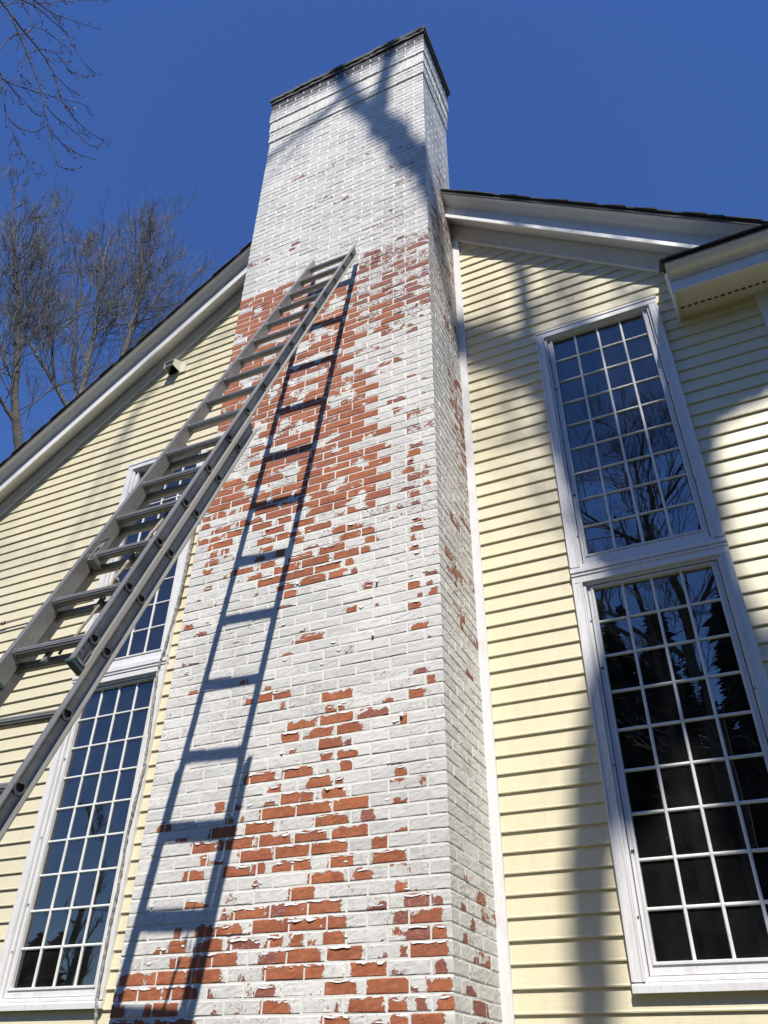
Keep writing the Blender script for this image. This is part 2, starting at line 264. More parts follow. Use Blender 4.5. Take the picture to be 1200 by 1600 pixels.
# measured layout data (metres on the wall planes)
PATCH=[[16,-2.334,-2.154,1.0,0],[15,-2.175,-2.039,1.0,0],[15,-2.019,-1.957,0.5,1],[14,-2.327,-2.223,1.0,0],[14,-2.198,-2.142,0.9,0],[14,-2.075,-1.952,0.9,0],[13,-2.236,-2.04,1.0,0],[13,-2.319,-2.261,1.0,0],[13,-2.012,-1.814,1.0,0],[13,-1.675,-1.596,0.4,0],[12,-2.115,-1.92,0.9,0],[12,-1.843,-1.772,0.8,1],[11,-2.229,-2.036,0.8,0],[11,-2.306,-2.263,0.5,0],[11,-2.009,-1.812,0.8,0],[11,-1.657,-1.601,0.3,0],[10,-2.298,-2.147,1.0,0],[10,-2.115,-1.921,1.0,0],[10,-1.782,-1.704,0.9,0],[9,-2.291,-2.265,1.0,0],[9,-2.242,-2.119,0.9,0],[9,-2.021,-1.881,0.9,0],[9,-1.772,-1.606,0.9,0],[8,-2.123,-1.93,0.8,0],[8,-1.873,-1.787,0.8,0],[7,-2.236,-2.095,1.0,0],[7,-1.651,-1.594,0.8,0],[7,-1.577,-1.557,0.4,0],[6,-2.27,-2.152,0.9,0],[6,-2.13,-1.945,1.0,0],[6,-1.796,-1.705,0.4,1],[6,-1.611,-1.478,0.9,1],[6,-1.462,-1.419,0.8,1],[5,-2.24,-2.05,0.8,0],[5,-2.019,-1.912,0.9,0],[5,-1.712,-1.696,0.4,1],[5,-1.663,-1.595,0.9,1],[5,-1.575,-1.425,0.9,0],[4,-2.207,-2.15,0.9,0],[4,-2.11,-2.084,0.5,0],[4,-2.024,-1.923,0.9,0],[4,-1.735,-1.711,0.4,1],[4,-1.595,-1.478,0.9,1],[4,-1.462,-1.405,0.9,0],[3,-2.24,-2.045,1.0,0],[3,-2.007,-1.821,1.0,0],[3,-1.73,-1.694,0.4,1],[3,-1.635,-1.597,0.9,1],[3,-1.576,-1.407,1.0,0],[2,-2.242,-2.145,1.0,0],[2,-2.128,-2.022,1.0,0],[2,-1.87,-1.703,1.0,0],[2,-1.678,-1.658,0.5,1],[2,-1.627,-1.6,0.4,1],[2,-1.458,-1.413,0.7,1],[1,-2.195,-2.174,0.5,1],[1,-2.102,-2.083,0.4,1],[1,-2.007,-1.847,0.9,0],[1,-1.791,-1.592,1.0,0],[1,-1.573,-1.539,0.4,1],[1,-1.494,-1.394,0.8,0],[0,-2.229,-2.194,0.8,0],[0,-1.954,-1.934,0.6,1],[0,-1.881,-1.713,1.0,0],[0,-1.681,-1.604,0.8,0],[0,-1.555,-1.504,0.9,1],[0,-1.451,-1.371,0.9,0],[-1,-2.009,-1.878,0.9,0],[-1,-1.76,-1.707,0.5,1],[-1,-1.665,-1.593,0.9,0],[-1,-1.577,-1.438,1.0,0],[16,-2.573,-2.386,0.9,0],[16,-2.335,-2.259,1.0,0],[15,-2.419,-2.333,0.6,0],[14,-2.745,-2.697,0.9,0],[14,-2.617,-2.58,0.5,0],[14,-2.431,-2.366,0.5,0],[14,-2.332,-2.248,1.0,0],[13,-2.461,-2.261,1.0,0],[13,-2.575,-2.55,0.5,0],[13,-2.674,-2.632,0.6,0],[13,-3.133,-3.042,0.8,0],[12,-2.758,-2.594,1.0,0],[12,-2.538,-2.361,1.0,0],[12,-2.993,-2.917,0.5,0],[11,-2.684,-2.482,1.0,0],[11,-2.457,-2.334,0.9,0],[11,-2.32,-2.259,0.8,0],[11,-2.873,-2.726,0.9,0],[10,-2.55,-2.363,1.0,0],[10,-2.339,-2.222,1.0,0],[10,-2.796,-2.76,0.8,0],[10,-2.713,-2.647,0.4,0],[9,-2.649,-2.586,0.9,0],[9,-2.564,-2.485,0.8,0],[9,-2.459,-2.387,0.9,0],[9,-2.338,-2.265,0.8,0],[9,-2.242,-2.215,0.8,0],[9,-2.897,-2.773,0.7,0],[9,-2.611,-2.581,0.5,0],[8,-2.461,-2.422,0.4,1],[7,-2.853,-2.772,0.6,0],[7,-2.758,-2.718,0.4,0],[7,-2.236,-2.203,0.9,0],[6,-2.625,-2.593,0.7,1],[6,-2.564,-2.377,0.8,0],[6,-2.352,-2.197,0.8,1],[5,-2.906,-2.865,0.8,1],[5,-2.774,-2.707,0.9,0],[5,-2.679,-2.488,0.7,0],[5,-2.435,-2.258,1.0,0],[5,-2.242,-2.191,1.0,0],[4,-3.013,-2.942,0.4,0],[4,-2.926,-2.818,1.0,0],[4,-2.774,-2.715,0.6,0],[4,-2.703,-2.598,0.9,0],[4,-2.565,-2.424,0.8,1],[4,-2.411,-2.374,0.5,1],[4,-2.347,-2.257,0.8,0],[3,-2.901,-2.706,0.8,0],[3,-2.687,-2.5,1.0,0],[3,-2.37,-2.267,0.8,1],[3,-2.248,-2.179,1.0,0],[2,-3.19,-3.05,0.9,0],[2,-3.017,-2.826,1.0,0],[2,-2.796,-2.587,1.0,0],[2,-2.474,-2.442,0.5,1],[2,-2.344,-2.173,1.0,0],[1,-3.238,-3.219,0.8,0],[1,-3.193,-3.152,0.9,0],[1,-3.14,-2.937,0.9,0],[1,-2.92,-2.715,1.0,0],[1,-2.652,-2.622,0.6,1],[1,-2.372,-2.275,0.7,1],[1,-2.195,-2.174,0.5,1],[0,-3.227,-3.156,0.9,0],[0,-3.015,-2.816,1.0,0],[0,-2.61,-2.582,0.5,1],[0,-2.48,-2.458,0.4,0],[0,-2.343,-2.207,0.9,0],[-1,-3.23,-3.149,0.9,0],[-1,-3.135,-3.018,0.9,0],[-1,-2.983,-2.939,0.8,0],[-1,-2.913,-2.707,1.0,0],[37,-2.191,-2.023,0.9,0],[36,-1.901,-1.851,0.8,0],[36,-2.082,-1.923,0.9,0],[35,-1.557,-1.515,0.5,0],[37,-2.43,-2.25,0.5,0],[36,-2.332,-2.135,1.0,0],[35,-2.005,-1.96,0.8,0],[36,-2.479,-2.368,1.0,0],[35,-2.224,-2.029,0.9,0],[34,-1.958,-1.919,0.6,1],[35,-2.442,-2.247,1.0,0],[34,-2.116,-2.019,0.9,0],[34,-2.317,-2.158,0.7,0],[32,-1.466,-1.401,0.5,1],[34,-2.465,-2.364,0.6,0],[32,-1.86,-1.822,0.4,0],[31,-1.577,-1.506,0.9,0],[31,-1.457,-1.422,0.6,1],[33,-2.447,-2.353,0.8,0],[30,-1.529,-1.494,0.5,1],[30,-1.444,-1.401,0.9,0],[32,-2.45,-2.369,0.3,1],[30,-1.985,-1.917,0.6,0],[29,-1.576,-1.508,0.8,0],[30,-1.803,-1.766,0.4,1],[27,-1.552,-1.468,0.6,0],[26,-1.465,-1.436,0.3,1],[29,-2.312,-2.261,0.3,1],[28,-2.277,-2.156,0.7,0],[23,-1.545,-1.474,0.4,1],[22,-1.466,-1.429,0.8,0],[23,-2.39,-2.33,0.9,0],[22,-2.114,-1.925,0.8,0],[21,-1.577,-1.5,0.9,0],[22,-2.383,-2.364,0.9,0],[22,-2.328,-2.296,0.3,1],[21,-2.088,-2.045,0.6,0],[21,-2.018,-1.978,0.6,0],[21,-1.731,-1.664,0.5,0],[20,-1.876,-1.702,0.6,1],[20,-2.11,-1.92,0.95,0],[19,-1.631,-1.591,0.9,0],[20,-2.318,-2.152,0.7,0],[19,-2.362,-2.253,1.0,0],[19,-2.182,-2.036,0.9,0],[19,-2.01,-1.867,1.0,0],[18,-2.115,-1.984,0.9,0],[18,-1.963,-1.927,0.6,1],[18,-2.307,-2.266,0.4,0],[17,-2.098,-2.035,0.8,0],[17,-1.988,-1.873,0.7,0],[16,-2.34,-2.15,0.9,0],[16,-1.98,-1.918,1.0,0],[15,-1.662,-1.597,0.8,0],[16,-2.057,-2.038,0.4,0],[24,-2.512,-2.468,0.4,0],[23,-2.544,-2.484,0.6,0],[23,-2.537,-2.363,0.9,0],[25,-2.684,-2.639,0.6,0],[25,-3.072,-3.012,0.5,0],[23,-2.461,-2.33,0.8,0],[23,-2.634,-2.594,0.6,0],[28,-2.34,-2.256,0.4,0],[28,-2.272,-2.151,0.8,0],[29,-2.312,-2.267,0.3,1],[27,-2.418,-2.328,0.2,0],[32,-3.196,-3.128,0.7,0],[31,-3.102,-3.013,0.4,1],[28,-3.163,-3.138,0.5,1],[28,-3.116,-3.029,0.3,1],[35,-3.125,-3.105,0.3,1],[34,-2.98,-2.954,0.3,1],[30,-1.985,-1.92,0.7,0],[41,-3.112,-2.91,0.9,0],[42,-3.194,-3.125,0.7,0],[42,-3.104,-3.023,0.6,0],[42,-2.982,-2.841,0.95,0],[43,-3.103,-2.953,0.6,0],[44,-3.203,-3.126,0.6,0],[40,-3.075,-3.028,0.7,0],[40,-2.993,-2.94,0.8,0],[39,-3.097,-3.019,0.8,0],[38,-3.11,-3.056,0.6,0],[36,-3.082,-3.023,0.7,0],[37,-2.941,-2.915,0.4,0],[45,-3.194,-3.138,0.8,0],[45,-3.114,-3.002,0.9,0],[45,-2.971,-2.929,0.6,0],[46,-3.195,-3.024,1.0,0],[45,-2.89,-2.809,0.9,0],[43,-2.782,-2.683,0.6,0],[42,-2.76,-2.598,0.9,0],[43,-2.889,-2.809,0.9,0],[42,-2.559,-2.445,0.9,0],[41,-2.412,-2.264,0.9,0],[40,-2.333,-2.134,0.9,0],[41,-2.653,-2.494,0.9,0],[40,-2.692,-2.581,0.9,0],[40,-2.55,-2.457,0.9,0],[39,-2.401,-2.328,0.8,0],[40,-2.445,-2.377,0.7,0],[39,-2.671,-2.576,0.7,0],[38,-2.556,-2.463,0.9,0],[38,-2.706,-2.63,0.7,0],[37,-2.66,-2.542,0.9,0],[36,-2.54,-2.371,0.9,0],[37,-2.425,-2.257,0.6,0],[37,-2.824,-2.704,0.8,0],[37,-2.875,-2.824,0.9,0],[36,-2.726,-2.639,0.6,0],[35,-2.643,-2.478,0.9,0],[35,-2.442,-2.244,0.95,0],[33,-2.447,-2.359,0.9,0],[36,-2.329,-2.135,1.0,0],[35,-2.224,-2.028,0.9,0],[35,-2.006,-1.961,0.8,0],[36,-2.083,-1.929,0.9,0],[37,-2.191,-2.023,0.9,0],[34,-2.115,-2.019,0.9,0],[34,-2.317,-2.155,0.9,0],[34,-2.489,-2.37,0.7,0],[36,-1.901,-1.845,0.8,0],[38,-2.05,-1.934,0.9,0],[39,-2.1,-2.03,0.9,0],[39,-2.006,-1.954,0.8,0],[39,-1.931,-1.885,0.5,0],[38,-2.322,-2.238,0.3,0],[34,-1.958,-1.924,0.6,0],[34,-2.669,-2.633,0.5,0],[38,-2.296,-2.212,0.3,0],[32,-2.475,-2.381,0.3,1],[32,-1.865,-1.822,0.8,0],[47,-1.55,-1.472,0.6,1],[46,-1.568,-1.482,0.9,0],[45,-1.577,-1.534,0.7,1],[44,-1.603,-1.526,0.8,0],[43,-1.578,-1.493,0.8,1],[42,-1.629,-1.536,0.5,1],[41,-1.562,-1.507,0.7,0],[44,-1.459,-1.425,0.3,0],[40,-1.554,-1.497,0.5,1],[38,-1.547,-1.474,0.4,0],[37,-1.548,-1.476,0.8,0],[36,-1.548,-1.525,0.6,0],[35,-1.557,-1.506,0.6,0],[42,-1.453,-1.42,0.4,0],[38,-1.906,-1.804,0.8,0],[37,-1.878,-1.802,0.8,0],[36,-1.901,-1.834,0.7,0],[60,-1.805,-1.619,0.7,1],[54,-1.723,-1.601,0.6,1],[59,-1.794,-1.764,0.5,0],[57,-1.572,-1.507,0.3,0],[56,-1.461,-1.434,0.3,0],[54,-1.464,-1.44,0.3,0],[53,-1.684,-1.638,0.3,0],[40,-1.654,-1.604,0.4,1],[64,-1.559,-1.5,0.5,0],[64,-1.579,-1.491,0.6,1],[66,-1.842,-1.74,0.7,0],[90,-2.741,-2.672,0.6,1],[89,-2.762,-2.701,0.6,1],[89,-3.039,-2.977,0.3,1],[81,-1.97,-1.826,0.7,1],[78,-2.047,-1.905,0.8,1],[79,-1.898,-1.824,0.7,1],[76,-2.042,-1.923,0.7,1],[75,-1.797,-1.661,0.9,1],[77,-1.705,-1.603,0.6,1],[74,-1.818,-1.703,0.9,1],[79,-1.56,-1.387,0.7,1],[82,-1.662,-1.603,0.6,1],[73,-2.05,-1.911,0.8,1],[72,-1.902,-1.759,0.9,0],[72,-2.046,-1.93,0.6,1],[70,-1.905,-1.701,1.0,0],[70,-1.68,-1.523,0.8,1],[69,-1.784,-1.605,0.9,0],[68,-1.839,-1.694,0.9,0],[67,-1.789,-1.598,0.8,0],[66,-1.836,-1.74,0.8,0],[69,-1.537,-1.402,0.8,1],[72,-1.59,-1.48,0.7,1],[71,-1.542,-1.454,0.8,1],[73,-1.576,-1.479,0.6,1],[75,-1.547,-1.393,0.6,1],[73,-1.465,-1.382,0.5,1],[75,-1.632,-1.477,0.6,1],[72,-1.738,-1.66,0.4,1],[66,-1.472,-1.439,0.4,1],[65,-1.572,-1.526,0.5,0],[64,-1.579,-1.494,0.6,0],[69,-1.953,-1.896,0.5,1],[69,-2.039,-1.967,0.6,1],[76,-1.791,-1.69,0.5,1],[78,-1.546,-1.474,0.4,1]]
SPATCH=[[5,3.959,4.01,0.7,1],[4,3.833,3.914,0.7,1],[3,3.969,4.037,0.6,1],[1,3.852,3.98,0.6,1],[0,3.937,4.138,0.9,1],[-1,3.959,4.231,0.6,1],[8,3.886,3.919,0.4,1],[6,3.819,3.902,0.4,1],[25,4.065,4.22,0.4,1]]
POLY={"dense":[[-3.249,5.767],[-2.8,5.877],[-2.398,5.473],[-2.111,5.639],[-2.047,5.108],[-1.993,4.887],[-2.005,4.597],[-1.944,4.415],[-1.883,4.134],[-1.904,3.981],[-1.819,3.793],[-1.79,3.545],[-1.748,3.334],[-1.787,3.131],[-1.812,3.009],[-2.577,3.202],[-2.775,3.321],[-3.065,3.437],[-3.191,3.416],[-3.085,3.744],[-3.229,4.462],[-3.192,5.049]],"trans":[[-2.111,5.639],[-1.782,5.853],[-1.349,5.704],[-1.371,4.809],[-1.659,4.655],[-1.962,4.797],[-2.047,5.108]],"fleck":[[-3.293,7.628],[-1.363,6.649],[-1.35,5.686],[-2.019,5.632],[-2.524,5.73],[-3.19,5.737],[-3.291,6.737]],"fleck2":[[-2.025,4.979],[-1.351,4.799],[-1.357,3.394],[-1.567,2.79],[-1.748,3.307],[-1.89,4.202]]}
HOLES=[[[-2.458,5.054],[-2.349,5.042],[-2.358,4.906],[-2.471,4.912]],[[-2.477,4.551],[-2.359,4.516],[-2.354,4.291],[-2.466,4.288]],[[-2.499,4.035],[-2.35,4.024],[-2.341,3.893],[-2.487,3.896]],[[-2.993,3.903],[-2.84,3.913],[-2.785,3.616],[-2.935,3.574]],[[-2.955,4.171],[-2.832,4.172],[-2.812,3.828],[-2.922,3.802]],[[-2.56,3.543],[-2.481,3.547],[-2.486,3.432],[-2.559,3.426]]]
SIDEP=[[[4.009,4.382],[4.238,4.563],[4.363,3.991],[4.275,3.105],[4.146,2.997],[4.092,4.024]],[[3.764,6.658],[4.306,7.253],[4.32,5.507],[4.234,4.779],[3.949,5.094],[3.774,5.374]],[[3.802,2.708],[4.314,3.023],[4.313,2.25],[4.012,2.154]]]
SUNTREE={"trunk":[[3.43,-4.8,13.6],[3.49,-4.8,14.24],[3.62,-4.8,14.86],[3.88,-4.8,15.58],[4.21,-4.8,16.17],[4.33,-4.8,16.69]],"limb1":[[4.33,-4.8,16.69],[4.05,-4.8,17.06],[3.75,-4.8,17.48],[3.6,-4.8,17.94],[3.57,-4.8,18.46],[3.57,-4.8,19.13]],"chim":[[2.81,-4.8,18.72],[2.69,-4.8,19.19],[2.45,-4.8,19.73],[2.18,-4.8,20.4]],"a":[[2.18,-4.8,20.4],[2.23,-4.8,21.16],[2.32,-4.8,21.9],[2.36,-4.8,22.59]],"b":[[2.18,-4.8,20.4],[1.81,-4.8,21.24],[1.55,-4.8,22.22],[1.46,-4.8,22.97]],"c":[[4.33,-4.8,16.69],[4.62,-4.8,17.14],[4.79,-4.8,17.56],[4.91,-4.8,17.9]],"e1":[[4.46,-4.8,14.45],[4.43,-4.8,15.03],[4.37,-4.8,15.64],[4.4,-4.8,16.26],[4.52,-4.8,16.95],[4.62,-4.8,17.64],[4.67,-4.8,18.02]],"e2":[[3.91,-5.1,15.18],[4.05,-5.1,15.7],[4.15,-5.1,16.25],[4.15,-5.1,16.81],[4.13,-5.1,17.46],[4.13,-5.1,18.08],[4.16,-5.1,18.63]],"e3":[[4.1,-5.0,16.1],[4.01,-5.0,16.49],[3.86,-5.0,17.0],[3.74,-5.0,17.5],[3.7,-5.0,18.09]],"e4":[[4.53,-4.9,17.31],[4.78,-4.9,17.48],[5.07,-4.9,17.53],[5.53,-4.9,17.65]],"d1":[[0.25,-6.0,21.18],[0.02,-6.0,20.9],[-0.05,-6.0,20.23],[-0.15,-6.0,19.33]],"d2":[[0.28,-6.3,21.57],[0.02,-6.3,20.95],[-0.2,-6.3,19.9],[-0.28,-6.3,19.42]]}
BACK={"A":[[-17.51,11.6,15.29],[-17.76,11.2,16.61],[-18.02,10.78,18.56],[-18.3,10.31,20.65],[-18.64,9.67,22.78],[-18.92,9.12,24.8],[-19.03,8.88,26.04]],"A2":[[-18.02,10.78,18.56],[-18.11,10.62,20.59],[-18.19,10.5,22.49],[-18.33,10.24,24.44],[-18.33,10.25,26.01]],"A3":[[-17.9,10.98,17.56],[-18.2,10.48,18.34],[-18.64,9.68,20.12],[-18.99,8.97,22.09]],"A4":[[-17.61,11.43,16.01],[-17.88,11.01,16.49],[-18.18,10.51,17.23],[-18.61,9.73,18.94]],"B":[[-19.38,14.16,19.8],[-19.81,13.55,20.72],[-20.25,12.88,21.61],[-20.6,12.31,22.4],[-20.72,12.12,22.61]],"B2":[[-19.79,13.57,20.67],[-20.12,13.09,22.45],[-20.51,12.47,24.55],[-20.88,11.83,26.78],[-21.16,11.32,28.42]],"C":[[-20.9,15.46,22.05],[-21.25,14.98,24.12],[-21.51,14.61,26.23],[-21.62,14.45,28.21],[-21.91,14.0,30.1],[-21.92,13.98,31.42]],"D":[[-20.02,14.98,21.44],[-20.15,14.8,23.46],[-20.2,14.73,24.93],[-20.34,14.54,27.22],[-20.53,14.27,29.19],[-20.59,14.18,30.98]],"D2":[[-20.2,14.73,24.93],[-19.84,15.21,26.07],[-19.68,15.41,27.46],[-19.6,15.52,28.86]],"E":[[-17.88,14.47,21.11],[-17.84,14.52,22.87],[-17.84,14.52,24.35],[-17.91,14.43,26.25],[-18.11,14.18,28.17],[-18.38,13.82,30.5]],"E2":[[-17.82,14.54,23.61],[-17.56,14.86,25.36],[-17.31,15.14,27.19],[-17.11,15.37,29.1]],"E3":[[-17.85,14.5,25.5],[-17.82,14.54,27.59],[-17.85,14.5,29.32],[-17.92,14.42,30.65]]}
NEAR=[[[-8.75,2.11,15.45],[-8.67,2.43,15.2],[-8.61,2.61,15.1],[-8.52,2.89,14.75],[-8.44,3.13,14.4],[-8.35,3.36,14.05],[-8.27,3.55,13.7],[-8.22,3.66,13.41],[-8.14,3.84,12.93],[-8.09,3.95,12.57],[-7.97,4.18,12.21],[-7.86,4.38,12.28]],[[-8.71,2.64,15.27],[-8.6,2.98,15.09],[-8.48,3.29,14.91],[-8.35,3.61,14.57],[-8.24,3.86,14.05],[-8.18,3.99,13.9],[-8.07,4.21,13.73],[-7.91,4.5,13.63],[-7.84,4.62,13.66]],[[-8.86,2.82,14.03],[-8.79,3.05,13.89],[-8.75,3.14,13.79],[-8.65,3.4,13.94],[-8.54,3.68,14.16],[-8.42,3.95,14.37],[-8.3,4.19,14.56],[-8.21,4.36,14.63]],[[-8.66,3.11,13.64],[-8.65,3.15,13.38],[-8.56,3.36,12.89],[-8.45,3.64,12.43],[-8.35,3.86,12.17],[-8.27,4.04,11.98],[-8.21,4.15,12.06]],[[-8.23,3.65,13.47],[-8.1,3.92,13.33],[-7.94,4.23,13.26],[-7.83,4.43,13.14],[-7.75,4.57,13.28]],[[-8.14,3.84,12.94],[-8.01,4.1,12.79],[-7.88,4.34,12.75],[-7.75,4.57,12.86]],[[-9.12,2.66,16.55],[-9.07,2.82,16.59],[-8.99,3.08,16.74],[-8.88,3.37,16.71],[-8.8,3.59,16.71],[-8.7,3.81,16.48],[-8.59,4.07,16.19],[-8.46,4.31,16.08]],[[-8.98,2.77,16.66],[-8.91,2.99,16.71],[-8.81,3.29,16.8],[-8.69,3.58,17.04],[-8.6,3.79,17.22],[-8.49,4.03,17.44]],[[-9.23,2.64,16.03],[-9.18,2.82,16.59],[-9.07,3.16,17.25],[-8.96,3.44,17.89],[-8.72,4.01,19.05]],[[-8.62,2.92,14.92],[-8.58,3.04,15.28],[-8.62,2.92,15.62],[-8.68,2.74,15.77]],[[-8.63,3.2,14.72],[-8.63,3.2,14.41],[-8.6,3.26,14.07],[-8.57,3.36,13.93]],[[-8.55,3.39,12.86],[-8.49,3.55,12.77],[-8.4,3.75,12.88],[-8.36,3.85,13.11],[-8.37,3.83,13.33]],[[-8.74,3.18,13.8],[-8.67,3.37,13.71],[-8.59,3.56,13.61],[-8.52,3.72,13.5],[-8.46,3.85,13.61]],[[-8.44,3.14,14.41],[-8.41,3.2,14.73],[-8.32,3.43,14.99],[-8.24,3.62,14.92],[-8.17,3.78,14.82],[-8.06,4.01,14.97]],[[-8.31,3.59,14.49],[-8.23,3.76,14.42],[-8.16,3.92,14.38],[-8.1,4.03,14.38]],[[-8.66,2.81,14.18],[-8.64,2.84,14.58],[-8.63,2.89,14.9],[-8.62,2.92,14.92]],[[-8.78,3.06,15.72],[-8.71,3.27,15.92],[-8.59,3.56,15.92],[-8.49,3.8,15.83]],[[-8.98,3.1,17.16],[-8.94,3.21,17.07],[-8.85,3.45,16.82],[-8.77,3.66,16.69]]]

# ------------------------------------------------------------------ measured layout (metres from the eye)
X0, YC, W = -1.3773, 3.6970, 1.8491          # chimney: right edge, front plane, width
YS = 4.3674                                  # siding plane
Z0, CC = 0.2715, 0.0677                      # one bed joint, course height
XL = X0 - W
GZ = -H                                      # ground level
RK = {'L': dict(sh=(10.18,.785), ct=(10.145,.785), cb=(10.078,.785), fb=(9.940,.785), sf=(10.062,.785), fz=(9.832,.785)),
      'R': dict(sh=(5.794,-.836), ct=(5.755,-.836), cb=(5.676,-.836), fb=(5.516,-.836), sf=(5.598,-.836), fz=(5.354,-.836))}
def rz(side, key, x): a, b = RK[side][key]; return a + b*x

# ground
gm = MB(); gm.add([(-300,-300,GZ),(300,-300,GZ),(300,300,GZ),(-300,300,GZ)], [(0,1,2,3)])
go = gm.build('ground', M_GRASS); go['kind'] = 'structure'

# ------------------------------------------------------------------ house
house = thing('house', 'pale yellow clapboard house gable with white trim and tall gridded windows behind the chimney', 'house', (0, YS, GZ))
HX0, HX1 = -8.6, 3.2
WIN = [  # name, x0, x1 (outer casing), z0, z1, glass margins (side, bottom, top)
 ('window', -.737, .190, .372, 2.622, .117, .128, .100, 'tall lower window right of the chimney, nine rows of four panes'),
 ('window', -.737, .190, 2.634, 4.866, .117, .140, .085, 'tall upper window right of the chimney under the rake'),
 ('window', -4.792, -3.865, .372, 2.622, .117, .128, .100, 'tall lower window left of the chimney behind the ladder'),
 ('window', -4.792, -3.865, 2.634, 4.872, .117, .140, .085, 'tall upper window left of the chimney mostly hidden by the ladder')]
# sheathing behind the boards, in strips round the window openings
def top_at(x): return min(rz('L','fz',x), rz('R','fz',x)) + .12
def strip(x0, x1, z0, z1):
    z1a, z1b = min(z1, top_at(x0)), min(z1, top_at(x1))
    if max(z1a, z1b) <= z0: return
    m = MB(); m.prism_xz([(x0,z0),(x1,z0),(x1,z1b),(x0,z1a)], YS+.02, YS+.14); m.build('wall', M_SID, house)
xs = [HX0, -4.74, -3.915, -2.785, -.685, .14, HX1]
for i in range(len(xs)-1):
    if i in (1, 4): strip(xs[i], xs[i+1], GZ, .42); strip(xs[i], xs[i+1], 4.82, 20)
    else: strip(xs[i], xs[i+1], GZ, 20)
# clapboards
PITCHZ = .10485
def sid_piece(m, xa0, xb0, xa1, xb1, z0, z1, butt, y_top=.006):
    """a lapped board: xa0..xb0 along its lower edge, xa1..xb1 along its upper edge"""
    ys = YS
    def ring(xl, xh):
        return [(xl,ys-butt,z0),(xl,ys-butt-.0012,z0+.006),(xl,ys-butt*.86,z0+.012),(xh,ys+y_top*.3,z1+.006),(xh,ys+y_top+.006,z1+.006),(xl,ys+y_top+.004,z0+.002)]
    m.loft(ring(xa0,xa1), ring(xb0,xb1))
def siding(side, zref, xlo, xhi):
    k = math.floor((GZ - zref)/PITCHZ)
    while True:
        za = zref + k*PITCHZ; zb = za + PITCHZ; k += 1
        a0, b0, a1, b1 = xlo, xhi, xlo, xhi
        lim = lambda z: (z - RK[side]['fz'][0] - .03)/RK[side]['fz'][1]
        if side == 'R': b0, b1 = min(b0, lim(za)), min(b1, lim(zb))
        else: a0, a1 = max(a0, lim(za)), max(a1, lim(zb))
        if b0 - a0 < .03: break
        b1 = max(b1, a1+.001)
        zm = (za+zb)/2
        butt = .0105 + random.uniform(-.0012, .0012)
        if side == 'L' and 6.95 < zm < 7.4: butt += .014            # the buckled boards near the peak
        holes = sorted((x0, x1) for _, x0, x1, z0, z1, *_r in WIN if z0-.01 < zm < z1 and xlo < x0 and x1 < xhi)
        cur0, cur1 = a0, a1
        for hx0, hx1 in holes:
            m = MB(); sid_piece(m, cur0, hx0+.03, cur1, hx0+.03, za, zb, butt); m.build('siding_board', M_SID, house); cur0 = cur1 = hx1-.03
        m = MB(); sid_piece(m, cur0, b0, cur1, b1, za, zb, butt); m.build('siding_board', M_SID, house)
siding('R', 2.924 - .004, -1.322, HX1)
siding('L', 4.667 - .004, HX0, -3.20)
# trim board between chimney side and siding
MB().box(-1.386, -1.319, YS-.026, YS+.02, GZ, rz('R','fz',-1.35)+.05).build('corner_trim', M_TRIM, house)

